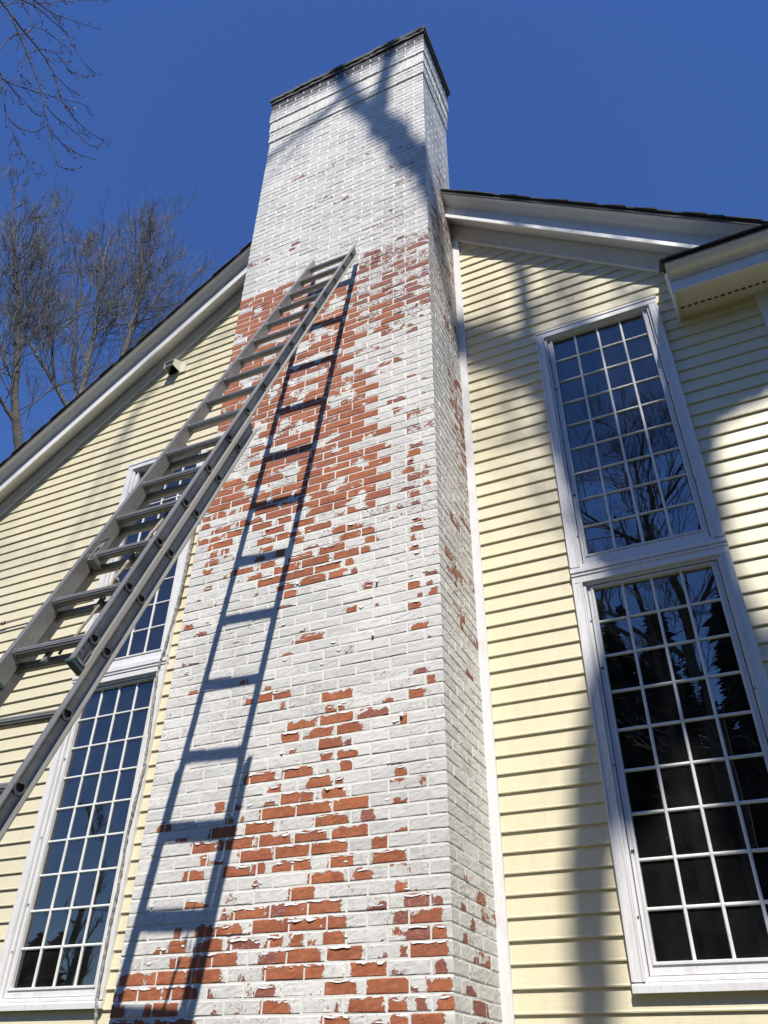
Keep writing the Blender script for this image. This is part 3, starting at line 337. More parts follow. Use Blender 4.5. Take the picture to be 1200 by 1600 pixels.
# rake trim: frieze, soffit, fascia, crown moulding, drip edge, shingles
FG, CG, SG = .185, .284, .300
def rake(side, xa, xb):
    def P(key, x, g, dz=0): return (x, YS-g, rz(side,key,x)+dz)
    def sheet(name, prof, mat):
        A = [P(k, xa, g, dz) for k, g, dz in prof]; B = [P(k, xb, g, dz) for k, g, dz in prof]
        return MB().loft(A, B).build(name, mat, house)
    sheet('frieze', [('fz',.022,0),('fz',.030,.008),('fz',.030,.018),('fz',.022,.026),('sf',.022,.03),('sf',-.01,.03),('fz',-.01,0)], M_TRIM)
    sheet('soffit', [('sf',.024,.002),('fb',FG-.018,.002),('fb',FG-.018,.016),('sf',.024,.016)], M_TRIM)
    hgt = (rz(side,'cb',0)-rz(side,'fb',0))
    sheet('fascia', [('fb',FG,-.008),('fb',FG,hgt+.03),('fb',FG-.016,hgt+.03),('fb',FG-.016,-.008)], M_TRIM)
    ch = rz(side,'ct',0)-rz(side,'cb',0)
    pr = [('cb',FG+.002,0),('cb',FG+.012,0),('cb',FG+.014,.006)]
    pr += [('cb',FG+.017,.007),('cb',FG+.017,.011),('cb',FG+.013,.012)]
    for i in range(7):                                             # an ogee: hollow below, round above
        t = i/6; g = FG+.018 + (CG-FG-.034)*t; dz = .013 + (ch-.030)*(t*t*(3-2*t)*.8 + t*.2)
        pr.append(('cb', g, dz))
    pr += [('cb',CG,ch-.014),('cb',CG,ch),('cb',FG-.01,ch+.004),('cb',FG-.01,0)]
    sheet('crown_moulding', pr, M_TRIM)
    sheet('drip_edge', [('ct',CG+.006,-.004),('ct',CG+.006,.012),('ct',FG,.014),('ct',FG,.005)], M_SHING)
    # roof deck: one slab running back over the house
    sh0 = rz(side,'ct',0) - RK[side]['ct'][0]
    A = [P('ct',xa,CG,.012), P('ct',xa,-9,.012), P('ct',xa,-9,.045), P('ct',xa,CG,.045)]
    B = [P('ct',xb,CG,.012), P('ct',xb,-9,.012), P('ct',xb,-9,.045), P('ct',xb,CG,.045)]
    deck = MB().loft(A, B).build('roof', M_SHING, house)
    sl = RK[side]['sh'][1]; ln = math.hypot(1, sl); step = .135
    n = int(abs(xb-xa)*ln/step)
    dirx = 1 if sl < 0 else -1                                    # downhill
    xs_ = xa if dirx > 0 else xb
    for i in range(n):
        x = xs_ + dirx*(i*step)/ln; x2 = x + dirx*(step+.06)/ln
        g = SG + random.uniform(-.006, .008)
        thick = .017 + random.uniform(-.003, .004)
        za = rz(side,'ct',x)+.046; zb = rz(side,'ct',x2)+.046
        m = MB(); yf, yb = YS-g, YS+.6
        m.add([(x,yf,za),(x2,yf,zb+.004),(x2,yf,zb+.004+thick),(x,yf,za+.006),(x,yb,za),(x2,yb,zb+.004),(x2,yb,zb+.004+thick),(x,yb,za+.006)],
              [(0,1,2,3),(7,6,5,4),(0,4,5,1),(1,5,6,2),(2,6,7,3),(3,7,4,0)])
        m.build('shingle', M_SHING, deck)
rake('R', -2.785, HX1+.3); rake('L', HX0-.4, -2.785)

# horizontal eave on the right, with its end board, vented soffit and crown
EX = .315
ev = lambda name, prof, mat, x0=EX, x1=HX1: MB().loft([(x0,y,z) for y,z in prof], [(x1,y,z) for y,z in prof]).build(name, mat, house)
ey = YS-.29
ev('eave_fascia', [(ey,4.565),(ey,4.70),(ey+.018,4.70),(ey+.018,4.565)], M_TRIM)
ev('eave_crown', [(ey-.002,4.672),(ey-.010,4.672),(ey-.016,4.690),(ey-.040,4.704),(ey-.066,4.712),(ey-.084,4.728),(ey-.092,4.744),(ey-.098,4.746),(ey-.098,4.768),(ey-.002,4.772)], M_TRIM)
ev('eave_drip_edge', [(ey-.104,4.770),(ey-.104,4.790),(ey,4.84),(ey,4.775)], M_SHING, EX-.035)
ev('eave_roof', [(ey-.128,4.776),(ey-.128,4.790),(YS+.05,5.19),(YS+.05,5.175)], M_SHING, EX-.045)
vs_, x = MB(), EX+.02
sof_z = 4.575
MB().box(EX, HX1, ey+.018, YS-.115, sof_z, sof_z+.012).build('eave_soffit', M_CREAM, house)
MB().box(EX, HX1, YS-.094, YS+.02, sof_z, sof_z+.012).build('eave_soffit', M_CREAM, house)
bars = MB(); x = EX; k = 0
while x < HX1:
    bars.box(x, x+.017, YS-.115, YS-.094, sof_z, sof_z+.012); x += .0455
vb = bars.build('soffit_vent_bars', M_CREAM, house); vb['kind'] = 'stuff'
MB().box(EX, HX1, YS-.12, YS-.09, sof_z+.03, sof_z+.034).build('vent_backing', M_DARK, house)
endb = [(YS+.01,4.545),(ey+.004,4.548),(ey-.004,4.70),(ey-.05,4.735),(ey-.096,4.75),(ey-.10,4.80),(YS+.01,5.15)]
MB().loft([(EX-.018,y,z) for y,z in endb], [(EX,y,z) for y,z in endb]).build('eave_end_board', M_TRIM, house)
MB().box(.819, .925, YS-.03, YS+.02, GZ, 4.574).build('corner_board', M_TRIM, house)

# windows
def make_window(nm, x0, x1, z0, z1, sd, bt, tp, label):
    wn = thing(nm, label, None, ((x0+x1)/2, YS, z0), parent=house)
    yf = YS-.030
    cw = .060
    # casing boards, mitred look: sides between head and sill
    MB().box(x0, x0+cw, yf, YS+.03, z0+.045, z1-cw).build('casing', M_TRIM, wn)
    MB().box(x1-cw, x1, yf, YS+.03, z0+.045, z1-cw).build('casing', M_TRIM, wn)
    MB().box(x0, x1, yf-.002, YS+.03, z1-cw+.001, z1).build('casing', M_TRIM, wn)
    MB().box(x0-.004, x1+.004, yf-.004, YS+.03, z1+.001, z1+.010).build('drip_cap', M_TRIM, wn)
    s = MB(); s.loft([(x0-.002,y,z) for y,z in ((yf-.012,z0),(yf-.012,z0+.03),(yf+.01,z0+.043),(YS+.03,z0+.043),(YS+.03,z0))],
                     [(x1+.002,y,z) for y,z in ((yf-.012,z0),(yf-.012,z0+.03),(yf+.01,z0+.043),(YS+.03,z0+.043),(YS+.03,z0))])
    s.build('sill', M_TRIM, wn)
    def frame(m, a0, a1, b0, b1, t, y0, y1):
        m.box(a0, a0+t, y0, y1, b0, b1); m.box(a1-t, a1, y0, y1, b0, b1)
        m.box(a0+t, a1-t, y0, y1, b1-t, b1); m.box(a0+t, a1-t, y0, y1, b0, b0+t)
    ix0, ix1, iz0, iz1 = x0+cw, x1-cw, z0+.044, z1-cw
    m = MB(); frame(m, ix0+.001, ix1-.001, iz0+.001, iz1, .016, YS-.014, YS+.06); m.build('jamb', M_TRIM, wn)
    for a, b in ((x0, x0+.011), (x0+cw-.009, x0+cw-.001)):
        MB().box(a, b, yf-.006, yf-.0005, z0+.046, z1-cw-.001).build('casing_bead', M_TRIM, wn)
        MB().box(x0+x1-b, x0+x1-a, yf-.006, yf-.0005, z0+.046, z1-cw-.001).build('casing_bead', M_TRIM, wn)
    MB().box(x0, x1, yf-.008, yf-.0025, z1-.012, z1-.001).build('casing_bead', M_TRIM, wn)
    MB().box(ix0+.017, ix1-.017, YS-.020, YS+.003, iz0+.001, iz0+.014).build('sill_ledge', M_TRIM, wn)
    MB().box(ix0+.019, ix1-.019, YS-.010, YS+.003, iz0+.015, iz0+.024).build('sill_ledge', M_TRIM, wn)
    gx0, gx1, gz0, gz1 = x0+sd, x1-sd, z0+bt, z1-tp
    sx0, sx1, sz0, sz1 = ix0+.022, ix1-.022, iz0+.028, iz1-.021
    m = MB()                                                        # sash: four members out to the glass
    m.box(sx0, gx0, YS+.004, YS+.05, sz0, sz1); m.box(gx1, sx1, YS+.004, YS+.05, sz0, sz1)
    m.box(gx0, gx1, YS+.004, YS+.05, sz0, gz0); m.box(gx0, gx1, YS+.004, YS+.05, gz1, sz1)
    m.build('sash', M_TRIM, wn)
    m = MB(); frame(m, gx0-.014, gx1+.014, gz0-.014, gz1+.014, .010, YS-.003, YS+.004); m.build('glazing_stop', M_TRIM, wn)
    nx, nz = 4, 9; mw = .0085; dx, dz = (gx1-gx0)/nx, (gz1-gz0)/nz
    def bar(c, hx, hz, ln_axis):
        m = MB(); y0, y1 = YS+.016, YS+.036
        if ln_axis == 'z':
            A = [(c-mw,y1),(c-mw,y0+.006),(c-mw*.45,y0),(c+mw*.45,y0),(c+mw,y0+.006),(c+mw,y1)]
            m.loft([(a,b,hx) for a,b in A], [(a,b,hz) for a,b in A])
        else:
            A = [(y1,c-mw),(y0+.006,c-mw),(y0,c-mw*.45),(y0,c+mw*.45),(y0+.006,c+mw),(y1,c+mw)]
            m.loft([(hx,a,b) for a,b in A], [(hz,a,b) for a,b in A])
        m.build('muntin', M_MUNT, wn)
    for i in range(1, nx): bar(gx0+dx*i, gz0, gz1, 'z')
    for j in range(1, nz):
        for i in range(nx): bar(gz0+dz*j, gx0+dx*i+(mw if i else 0), gx0+dx*(i+1)-(mw if i < nx-1 else 0), 'x')
    pane = None
    for i in range(nx):
        for j in range(nz):
            cx, cz = gx0+dx*(i+.5), gz0+dz*(j+.5)
            if pane is None:
                m = MB(); hw, hh = dx/2-.004, dz/2-.004
                m.v = [(x, y, z-H) for z in (-hh, hh) for y in (0, .003) for x in (-hw, hw)]
                m.f = [(0,2,3,1),(4,5,7,6),(0,1,5,4),(2,6,7,3),(0,4,6,2),(1,3,7,5)]
                pane = m.build('pane', M_GLASS); ob = pane
            else: ob = pane.copy(); COL.objects.link(ob)
            ob.parent = wn; ob.location = Vector((cx, YS+.028, cz+H)) - Vector(wn['_loc'])
            ob.rotation_euler = (random.gauss(0, .0035), 0, random.gauss(0, .0035))
    # dark room behind the glass and the header of a blind
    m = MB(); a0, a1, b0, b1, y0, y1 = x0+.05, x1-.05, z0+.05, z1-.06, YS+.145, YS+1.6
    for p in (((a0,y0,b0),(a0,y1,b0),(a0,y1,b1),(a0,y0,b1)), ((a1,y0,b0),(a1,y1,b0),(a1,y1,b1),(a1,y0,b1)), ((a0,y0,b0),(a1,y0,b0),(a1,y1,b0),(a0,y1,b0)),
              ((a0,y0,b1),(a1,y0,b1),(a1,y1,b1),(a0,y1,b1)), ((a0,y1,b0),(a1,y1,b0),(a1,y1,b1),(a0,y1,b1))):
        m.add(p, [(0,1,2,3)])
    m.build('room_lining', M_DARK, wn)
    bm_ = MB()
    n = 30; zt, zb = gz1+.03, gz1-.12
    for i in range(n):
        xa = a0+(a1-a0)*i/n; xb = a0+(a1-a0)*(i+1)/n; ya = y0+.03+.012*math.sin(i*1.9); yb = y0+.03+.012*math.sin((i+1)*1.9)
        bm_.add([(xa,ya,zb),(xb,yb,zb),(xb,yb,zt),(xa,ya,zt)], [(0,1,2,3)])
    bm_.build('blind', M_CURT, wn)
    for (sx, zz) in ((x0+cw+.012, z0+.3), (x0+cw+.012, z0+1.1), (x0+cw+.012, z0+1.9), (x1-cw-.012, z0+.5), (x1-cw-.012, z0+1.4)):
        MB().obox((sx+random.uniform(-.004,.004), YS-.017, zz+random.uniform(-.05,.05)), (1,0,0), (0,1,0), (0,0,1), .004, .003, .003).build('screw_head', M_SOOT, wn)
    for zz in (z0+.62, z0+1.62):                                    # small clips on the sash stile
        c = Vector((x0+cw+.034, YS+.001, zz)); m = MB()
        m.obox(c, (.8,0,.6), (0,1,0), (-.6,0,.8), .010, .002, .002); m.obox(c, (.8,0,-.6), (0,1,0), (.6,0,.8), .008, .002, .002); m.obox(c+Vector((.008,-.003,0)), (1,0,0), (0,1,0), (0,0,1), .003, .004, .004)
        m.build('sash_clip', M_SOOT, wn)
    return wn
for a in WIN: make_window(*a)

# wall vent hood under the left rake
hood = thing('vent_hood', 'small cream wall vent hood with dark opening high on the left siding under the rake', 'vent', (-4.46, YS-.01, 6.05))
MB().box(-4.485, -4.345, YS-.022, YS-.008, 6.02, 6.215).build('back_plate', M_CREAM, hood)
m = MB()
for p in (((-4.60,YS-.012,6.215),(-4.44,YS-.012,6.235),(-4.45,YS-.15,6.16),(-4.59,YS-.15,6.145)),):
    q = [(a,b,c-.006) for a,b,c in p]; m.loft(p, q)
m.loft([(-4.44,YS-.012,6.235),(-4.45,YS-.15,6.16),(-4.45,YS-.15,6.05),(-4.44,YS-.012,6.04)], [(-4.434,YS-.012,6.235),(-4.444,YS-.15,6.16),(-4.444,YS-.15,6.05),(-4.434,YS-.012,6.04)])
m.loft([(-4.60,YS-.012,6.215),(-4.59,YS-.15,6.145),(-4.59,YS-.15,6.05),(-4.60,YS-.012,6.04)], [(-4.606,YS-.012,6.215),(-4.596,YS-.15,6.145),(-4.596,YS-.15,6.05),(-4.606,YS-.012,6.04)])
m.build('hood_shell', M_CREAM, hood)
MB().box(-4.596, -4.442, YS-.03, YS-.012, 6.05, 6.21).build('duct_opening', M_DARK, hood)
MB().box(-4.588, -4.452, YS-.135, YS-.128, 6.06, 6.15).build('louvre', M_SOOT, hood)
hood.scale = (.80, .80, .80)

# ------------------------------------------------------------------ chimney
chim = thing('brick_chimney', 'tall white painted brick chimney with red brick showing where the paint has peeled', 'chimney', (X0-W/2, YC+.33, GZ))
DEP = .672
ZC = Z0 + CC*122                                  # foot of the corbels
from mathutils.noise import noise as mnoise
def fbn(x, z, s): return mnoise(Vector((x*s, 3.7, z*s)))*.7 + mnoise(Vector((x*s*2.7, 9.1, z*s*2.7)))*.35
def inpoly(pl, x, z):
    c = False; n = len(pl)
    for i in range(n):
        (x1,z1),(x2,z2) = pl[i], pl[(i+1)%n]
        if (z1 > z) != (z2 > z) and x < (x2-x1)*(z-z1)/(z2-z1)+x1: c = not c
    return c
from collections import defaultdict
PD = defaultdict(list)
for k, a, b, h, hue in PATCH: PD[k].append((a, b, h, hue))
SD = defaultdict(list)
for k, a, b, h, hue in SPATCH: SD[k].append((a, b, h, hue))
def front_info(k, xc, z):
    """per brick: base level of peeling, hue, flecks"""
    base, hue, fl = 0.0, .15, .10
    r = random.random()
    if z > 7.6: fl = .02
    bl = max(0.0, min(1.0, .5+1.9*fbn(xc, z, 1.9))); xq, zq = xc+random.gauss(0,.05), z+random.gauss(0,.03)
    if inpoly(POLY['dense'], xq, zq):
        if any(inpoly(h, xc, z) for h in HOLES): base, hue, fl = .34 if r < .4 else .15, .3, .5
        else: base, hue = (1.0 if r < .62 else (.84 if r < .88 else (.62 if r < .96 else .35))), (.45 if random.random() < .25 else .12)
    elif inpoly(POLY['trans'], xq, zq): base, hue, fl = (.62 if r < .10 else (.46 if r < .38 else .26)), .85, .55+.3*bl
    elif inpoly(POLY['fleck'], xq, z+random.gauss(0,.12)):
        lean = max(0, min(1, (7.5-z)/1.2))*(.35+.65*max(0, min(1, (xc+3.0)/1.2)))
        base, hue, fl = (.36 if r < .04 else .06), .9, (.20+.42*bl)*lean+.12*bl
    elif inpoly(POLY['fleck2'], xq, zq): base, hue, fl = (.38 if r < .08 else .06), .6, .25+.35*bl
    elif z > 7.6: base, hue, fl = 0.0, .9, .05
    elif z > 2.9: base, hue, fl = (.25 if r < .15 else .05), .4, .20+.38*bl
    elif z > 1.6 and xc < -2.6: base, fl = .05, .35
    else: base, fl = (.2 if r < .1 else 0.0), .10+.30*bl
    if GZ <= z < .2 and r < .35: base = .8                      # below the picture the paint is patchy too
    return base, hue, fl
def side_info(y, z):
    r = random.random(); base, hue, fl = 0.0, .5, .22
    if inpoly(SIDEP[0], y, z): base, hue, fl = (.60 if r < .40 else (.46 if r < .75 else .25)), .6, .7
    elif inpoly(SIDEP[1], y, z): base, hue, fl = (.46 if r < .28 else .14), .9, .82
    elif inpoly(SIDEP[2], y, z): base, fl = (.55 if r < .25 else .1), .6
    elif 2.2 < z < 7.3 and y > YC+.25: base, hue, fl = (.5 if r < .12 else .1), .6, .6
    elif z < .9: base, fl = (.5 if r < .08 else 0), .4
    return base, hue, fl
def pv(pe, base, x, y, z):
    if .55 < base: return base - max(0.0, min(.85, (mnoise(Vector((x*7.5+3, y*7.5, z*11)))-.10)*2.6 + .35*mnoise(Vector((x*24, y*24, z*30)))))
    return pe if not .12 < base < .95 else pe + .55*mnoise(Vector((x*13+7, y*13, z*20)))
US = (0, .018, .16, .30, .44, .58, .72, .86, .982, 1); VS = (0, .055, .30, .54, .76, .945, 1)
def face_grid(o, eu, ev_, en, L, Hh, k, kind, coord0, info, patches, jit):
    """a subdivided brick face: rim set back a little; returns verts, faces, attributes"""
    vs, at = [], []
    base, hue0, fl = info
    ph = random.random()*60; hj = [min(.02, -.16+.42*mnoise(Vector((u*L*26, ph, 0)))) for u in US]
    for vi, v in enumerate(VS):
        for ui, u in enumerate(US):
            rim = (ui in (0, len(US)-1)) or (vi in (0, len(VS)-1))
            d = (-.0016 if rim else random.gauss(0, .0005)) + jit[0] + jit[1]*(u-.5) + jit[2]*(v-.5)
            p = o + eu*(u*L + (random.gauss(0,.0008) if rim else 0)) + ev_*(v*Hh + (random.gauss(0,.0006) if rim else 0)) + en*d
            vs.append((p.x, p.y, p.z))
            c = coord0 + u*L*(1 if kind == 'f' else 1); pe, hu = base, hue0
            if base > .9 and (ui in (0, len(US)-1) or vi in (0, len(VS)-1)): pe = .72
            for a, b, h, hue in patches:
                if a-.012 <= c <= b+.012:
                    hh = h + hj[ui]
                    q = max(0.0, min(1.0, 1 - (v-hh-.02)*2.6))
                    q = q*min(1, .40+.60*min(1, (min(c-a, b-c)+.012)/.030))
                    if h <= .5: q *= .82
                    if q > pe: pe, hu = q, (.9 if hue else .08)
            if pe <= base: pe = min(pe, pv(pe, base, *vs[-1])) if base > .55 else pv(pe, base, *vs[-1])
            at.append((pe, hu))
    fs = []
    nu = len(US)
    for vi in range(len(VS)-1):
        for ui in range(nu-1):
            a = vi*nu+ui; fs.append((a, a+1, a+1+nu, a+nu))
    return vs, fs, at
def close_box(vs, fs, back, nu, nv):
    """side faces from the rim of the grid (first nu*nv verts) to four back corners"""
    o = len(vs); vs += [tuple(b) for b in back]
    bl, br, tr, tl = o, o+1, o+2, o+3
    fs += [tuple([bl, br] + list(range(nu-1, -1, -1))), tuple([tr, tl] + [(nv-1)*nu+i for i in range(nu)]),
           tuple([tl, bl] + [i*nu for i in range(nv)]), tuple([br, tr] + [i*nu+nu-1 for i in range(nv-1, -1, -1)]), (bl, tl, tr, br)]
EXv, EYv, EZv = Vector((1,0,0)), Vector((0,1,0)), Vector((0,0,1))
BR = []                                           # every brick: (verts, faces, attrs, centre, screen size)
def jit(): return (random.gauss(0,.0009), random.gauss(0,.0012), random.gauss(0,.0008))
def scr(c, nrm, area):
    d = Vector(c); dep = d.dot(Fv)
    if dep <= .1: return 0
    X, Y = 600+FPX*d.dot(Rv)/dep, 800-FPX*d.dot(Uv)/dep
    if not (-15 < X < 1215 and -15 < Y < 1615): return 0
    return max(0, -d.normalized().dot(nrm))*area*(FPX/dep)**2
def brick(k, z, xa, xb, ylen=None, off=0, hgt=CC-.010, soot=0, plain=False):
    """front brick from xa to xb; with ylen it is the right-hand corner brick that also shows on the side face"""
    zc = z + hgt/2; xc = (xa+xb)/2; y = YC - off
    info = front_info(k, xc, zc) if not plain else (0.0, .9, .04)
    pts = [] if plain else PD.get(k, [])
    tone = random.random()**1.6
    if ylen is None:
        vs, fs, at = face_grid(Vector((xa,y,z)), EXv, EZv, -EYv, xb-xa, hgt, k, 'f', xa, info, pts, jit())
        close_box(vs, fs, [(xa,y+.06,z),(xb,y+.06,z),(xb,y+.06,z+hgt),(xa,y+.06,z+hgt)], len(US), len(VS))
        at += [(0, .5)]*4
    else:
        vs, fs, at = face_grid(Vector((xa,y,z)), EXv, EZv, -EYv, xb-xa, hgt, k, 'f', xa, info, pts, (0,random.gauss(0,.0008),0))
        n0 = len(vs)
        si = side_info(y+ylen/2, zc) if not plain else info
        v2, f2, a2 = face_grid(Vector((xb,y,z)), EYv, EZv, EXv, ylen, hgt, k, 's', y, si, SD.get(k, []) if not plain else [], (0,0,0))
        vs += v2; fs += [tuple(i+n0 for i in f) for f in f2]; at += a2
        nu, nv = len(US), len(VS); o = len(vs)
        vs += [(xa,y+ylen,z),(xa,y+ylen,z+hgt)]; at += [(0,.5)]*2; b, t = o, o+1
        for vi in range(nv-1):                    # rounded arris between the two faces
            a = vi*nu+nu-1; c = n0+vi*nu; fs.append((a, c, c+nu, a+nu))
        fs += [tuple([b] + [n0+i for i in range(nu-1,-1,-1)] + list(range(nu-1,-1,-1))), tuple([t] + [(nv-1)*nu+i for i in range(nu)] + [n0+(nv-1)*nu+i for i in range(nu)]),
               tuple([t, b] + [i*nu for i in range(nv)]), tuple([b, t] + [n0+i*nu+nu-1 for i in range(nv-1,-1,-1)])]
    st = soot
    area = (xb-xa)*hgt
    BR.append((vs, fs, at, info[2], tone, st, Vector((xc,y,zc)), scr((xc,y,zc), -EYv, area)))
def side_brick(k, z, ya, yb, off=0, hgt=CC-.010, soot=0, plain=False, left=False):
    zc = z+hgt/2; x = X0+off if not left else XL-off
    info = side_info((ya+yb)/2, zc) if not (plain or left) else (0.0, .9, .04)
    tone = random.random()**1.6; pts = [] if (plain or left) else SD.get(k, [])
    if not left:
        vs, fs, at = face_grid(Vector((x,ya,z)), EYv, EZv, EXv, yb-ya, hgt, k, 's', ya, info, pts, jit())
        bx = x-.06; close_box(vs, fs, [(bx,ya,z),(bx,yb,z),(bx,yb,z+hgt),(bx,ya,z+hgt)], len(US), len(VS)); nrm = EXv
    else:
        vs, fs, at = face_grid(Vector((x,yb,z)), -EYv, EZv, -EXv, yb-ya, hgt, k, 's', ya, info, pts, jit())
        bx = x+.06; close_box(vs, fs, [(bx,yb,z),(bx,ya,z),(bx,ya,z+hgt),(bx,yb,z+hgt)], len(US), len(VS)); nrm = -EXv
    at += [(0,.5)]*4
    BR.append((vs, fs, at, info[2], tone, soot, Vector((x,(ya+yb)/2,zc)), scr((x,(ya+yb)/2,zc), nrm, (yb-ya)*hgt)))
ST, HD, JT = .2035, .0965, .0100
kmin = math.ceil((GZ-Z0)/CC)
def course(k, z, off=0, plain=False, soot=0, hgt=CC-.010):
    strch = (k % 2 != 0)
    first = ST if strch else HD
    xr, xl = X0+off, XL-off
    side_first = HD if strch else ST
    brick(k, z, xr-first, xr, ylen=side_first, off=off, soot=soot, plain=plain, hgt=hgt)
    x = xr-first-JT
    while x - xl > .02:
        xa = x-ST + random.gauss(0,.0018)
        if xa - xl < .06: xa = xl
        brick(k, z, xa, x, off=off, soot=soot, plain=plain, hgt=hgt); x = xa-JT
    for left in (False, True):
        y = YC-off + (side_first if not left else .06) + JT; ye = YC+DEP+off
        while ye - y > .02:
            yb = y+ST
            if ye-yb < .05: yb = ye
            side_brick(k, z, y, min(yb, ye), off=off, soot=soot, plain=plain, left=left, hgt=hgt); y = yb+JT
for k in range(kmin, 122): course(k, Z0+k*CC+.005)
# corbelled head: three plain courses, a soldier band, stepped courses, a dark coping
z = ZC+.005
for i in range(3): course(122+i, z, off=.013, plain=True); z += CC
zs = z
hs = .197
def soldiers(zb, off):
    x = X0+off; 
    while x-(XL-off) > .03:
        xa = max(x-.0577, XL-off); brick(900, zb, xa, x, off=off, hgt=hs, plain=True); x = xa-.0095
    y = YC-off+.068
    while YC+DEP+off-y > .03:
        side_brick(900, zb, y, min(y+.0577, YC+DEP+off), off=off, hgt=hs, plain=True); side_brick(900, zb, y, min(y+.0577, YC+DEP+off), off=off, hgt=hs, plain=True, left=True); y += .0672
soldiers(z, .022); z += hs+.010
k = 126
for i in range(6):
    course(k, z, off=.034, plain=True, soot=(0,.05,.25,.7,1,1)[i]); z += CC; k += 1
zcop = z
# mortar core, one piece per band so the joints show as real recesses
rc = .0028
m = MB()
m.box(XL+rc, X0-rc, YC+rc, YC+DEP, GZ, ZC+.001)
m.box(XL-.013+rc, X0+.013-rc, YC-.013+rc, YC+DEP+.013-rc, ZC+.002, zs)
m.box(XL-.022+rc, X0+.022-rc, YC-.022+rc, YC+DEP+.022-rc, zs+.001, zs+hs+.008)
m.box(XL-.034+rc, X0+.034-rc, YC-.034+rc, YC+DEP+.034-rc, zs+hs+.009, zcop-.003)
core = m.build('mortar', MM_, chim)
core['kind'] = 'stuff'
# coping: rough dark slabs of mortar over two thin courses
for (dz0, dz1, off, nseg) in ((0, .052, .052, 9), (.056, .112, .066, 6)):
    x0, x1 = XL-off, X0+off
    cuts = [x0] + [x0+(x1-x0)*(i+random.uniform(-.12,.12))/nseg for i in range(1, nseg)] + [x1]
    for a, b in zip(cuts[:-1], cuts[1:]):
        yo = YC-off+random.uniform(-.004,.006); ti = random.uniform(-.006,.006); m = MB()
        A = [(a+.003,yo,zcop+dz0),(a+.003,yo,zcop+dz1+ti),(a+.003,YC+DEP+off,zcop+dz1+ti),(a+.003,YC+DEP+off,zcop+dz0)]
        n = 6; prev = A
        for i in range(1, n+1):
            x = a+.003+(b-a-.004)*i/n; t2 = random.uniform(-.007,.007); y2 = yo+random.uniform(-.005,.005)
            Bq = [(x,y2,zcop+dz0+random.uniform(0,.004)),(x,y2,zcop+dz1+t2),(x,YC+DEP+off,zcop+dz1+t2),(x,YC+DEP+off,zcop+dz0)]
            m.loft(prev, Bq, cap=(i in (1,n))); prev = Bq
        m.build('coping_slab', M_SOOT, chim)
m = MB(); m.box(XL+.02, X0-.02, YC+.02, YC+DEP-.02, zcop+.10, zcop+.135); m.build('mortar_crown', M_SOOT, chim)
# the 300 bricks that show largest are objects of their own; the rest are one part
order = sorted(range(len(BR)), key=lambda i: -BR[i][7])
own = set(order[:300])
def put(idx, name):
    mb = MB(); pe, hu, fl, to, so_ = [], [], [], [], []
    for i in idx:
        vs, fs, at, fk, tn, st, c, s_ = BR[i]
        if len(idx) == 1: mb.v = list(vs); mb.f = list(fs)
        else: mb.add(vs, fs)
        pe += [a[0] for a in at]; hu += [a[1] for a in at]; fl += [fk]*len(at); to += [tn]*len(at); so_ += [st]*len(at)
    mb.a = dict(peel=pe, hue=hu, fleck=fl, tone=to, soot=so_)
    return mb.build(name, MB_, chim)
for i in order[:300]: put([i], 'brick')
o = put([i for i in range(len(BR)) if i not in own], 'brickwork'); o['kind'] = 'stuff'
# curled paint: thin bent chips round the upper edge of the bare patches
fm = MB()
def chip(p, ex, en, wd, dr, curl, jag):
    """p: a point on the wall; the chip hangs down by dr and curls out by curl"""
    n = 4; rows = []
    for i in range(n+1):
        t = i/n; a = t*1.5
        out = curl*(1-math.cos(a))+.0007; dn = dr*math.sin(a)/math.sin(1.5)
        ww = wd*(1-.55*t*jag)
        row = []
        for j in range(3):
            s_ = (j-1)*ww + random.uniform(-.15,.15)*wd*t
            row.append(p + ex*s_ - EZv*(dn*(1+random.uniform(-.25,.25)*t)) + en*(out*(1+random.uniform(-.3,.3)*t)))
        rows.append(row)
    vs = [q for r_ in rows for q in r_]
    fs = [(i*3+j, i*3+j+1, (i+1)*3+j+1, (i+1)*3+j) for i in range(n) for j in range(2)]
    fm.add(vs, fs)
def flap(x0, x1, zt, lift, drop):
    """a ragged lip of paint along the top of a bare patch, lifting away from the wall"""
    n = max(3, int((x1-x0)/.0055)); lo = random.random()*50
    rows = [[], [], []]
    for i in range(n+1):
        x = x0+(x1-x0)*i/n; e = min(1, min(i, n-i)/2.0)
        r1 = .5+.5*mnoise(Vector((x*55, lo, 0))) ; r2 = .5+.9*mnoise(Vector((x*120, lo+5, 0))); q = max(.06, min(1.1, .55*r1+.5*r2))*e+.04
        up = .0035*math.sin(x*70+lo)*.6
        rows[0].append(Vector((x, YC+.0004, zt+.006+up)))
        rows[1].append(Vector((x, YC-.0010-lift*.35*q, zt+up-drop*.35*q)))
        rows[2].append(Vector((x+random.gauss(0,.0008), YC-.0012-lift*q*random.uniform(.8,1.2), zt+up-drop*q)))
    vs = rows[0]+rows[1]+rows[2]; m_ = n+1
    fm.add(vs, [(r*m_+i, r*m_+i+1, (r+1)*m_+i+1, (r+1)*m_+i) for r in (0,1) for i in range(n)])
for k, a, b, h, hue in PATCH:
    z0_ = Z0+k*CC+.005; top = z0_+(min(1, h)-.06)*(CC-.010)
    if random.random() > (.70 if k < 55 else .30): continue
    x = a+random.uniform(0,.02)
    while x < b-.02:
        x2 = min(b-.002, x+random.uniform(.03,.12)); big = random.random() < .16
        flap(x, x2, top+random.uniform(-.003,.002), random.uniform(.004,.009) if big else random.uniform(.001,.004), random.uniform(.006,.013) if big else random.uniform(.001,.005)); x = x2+random.uniform(0,.05)
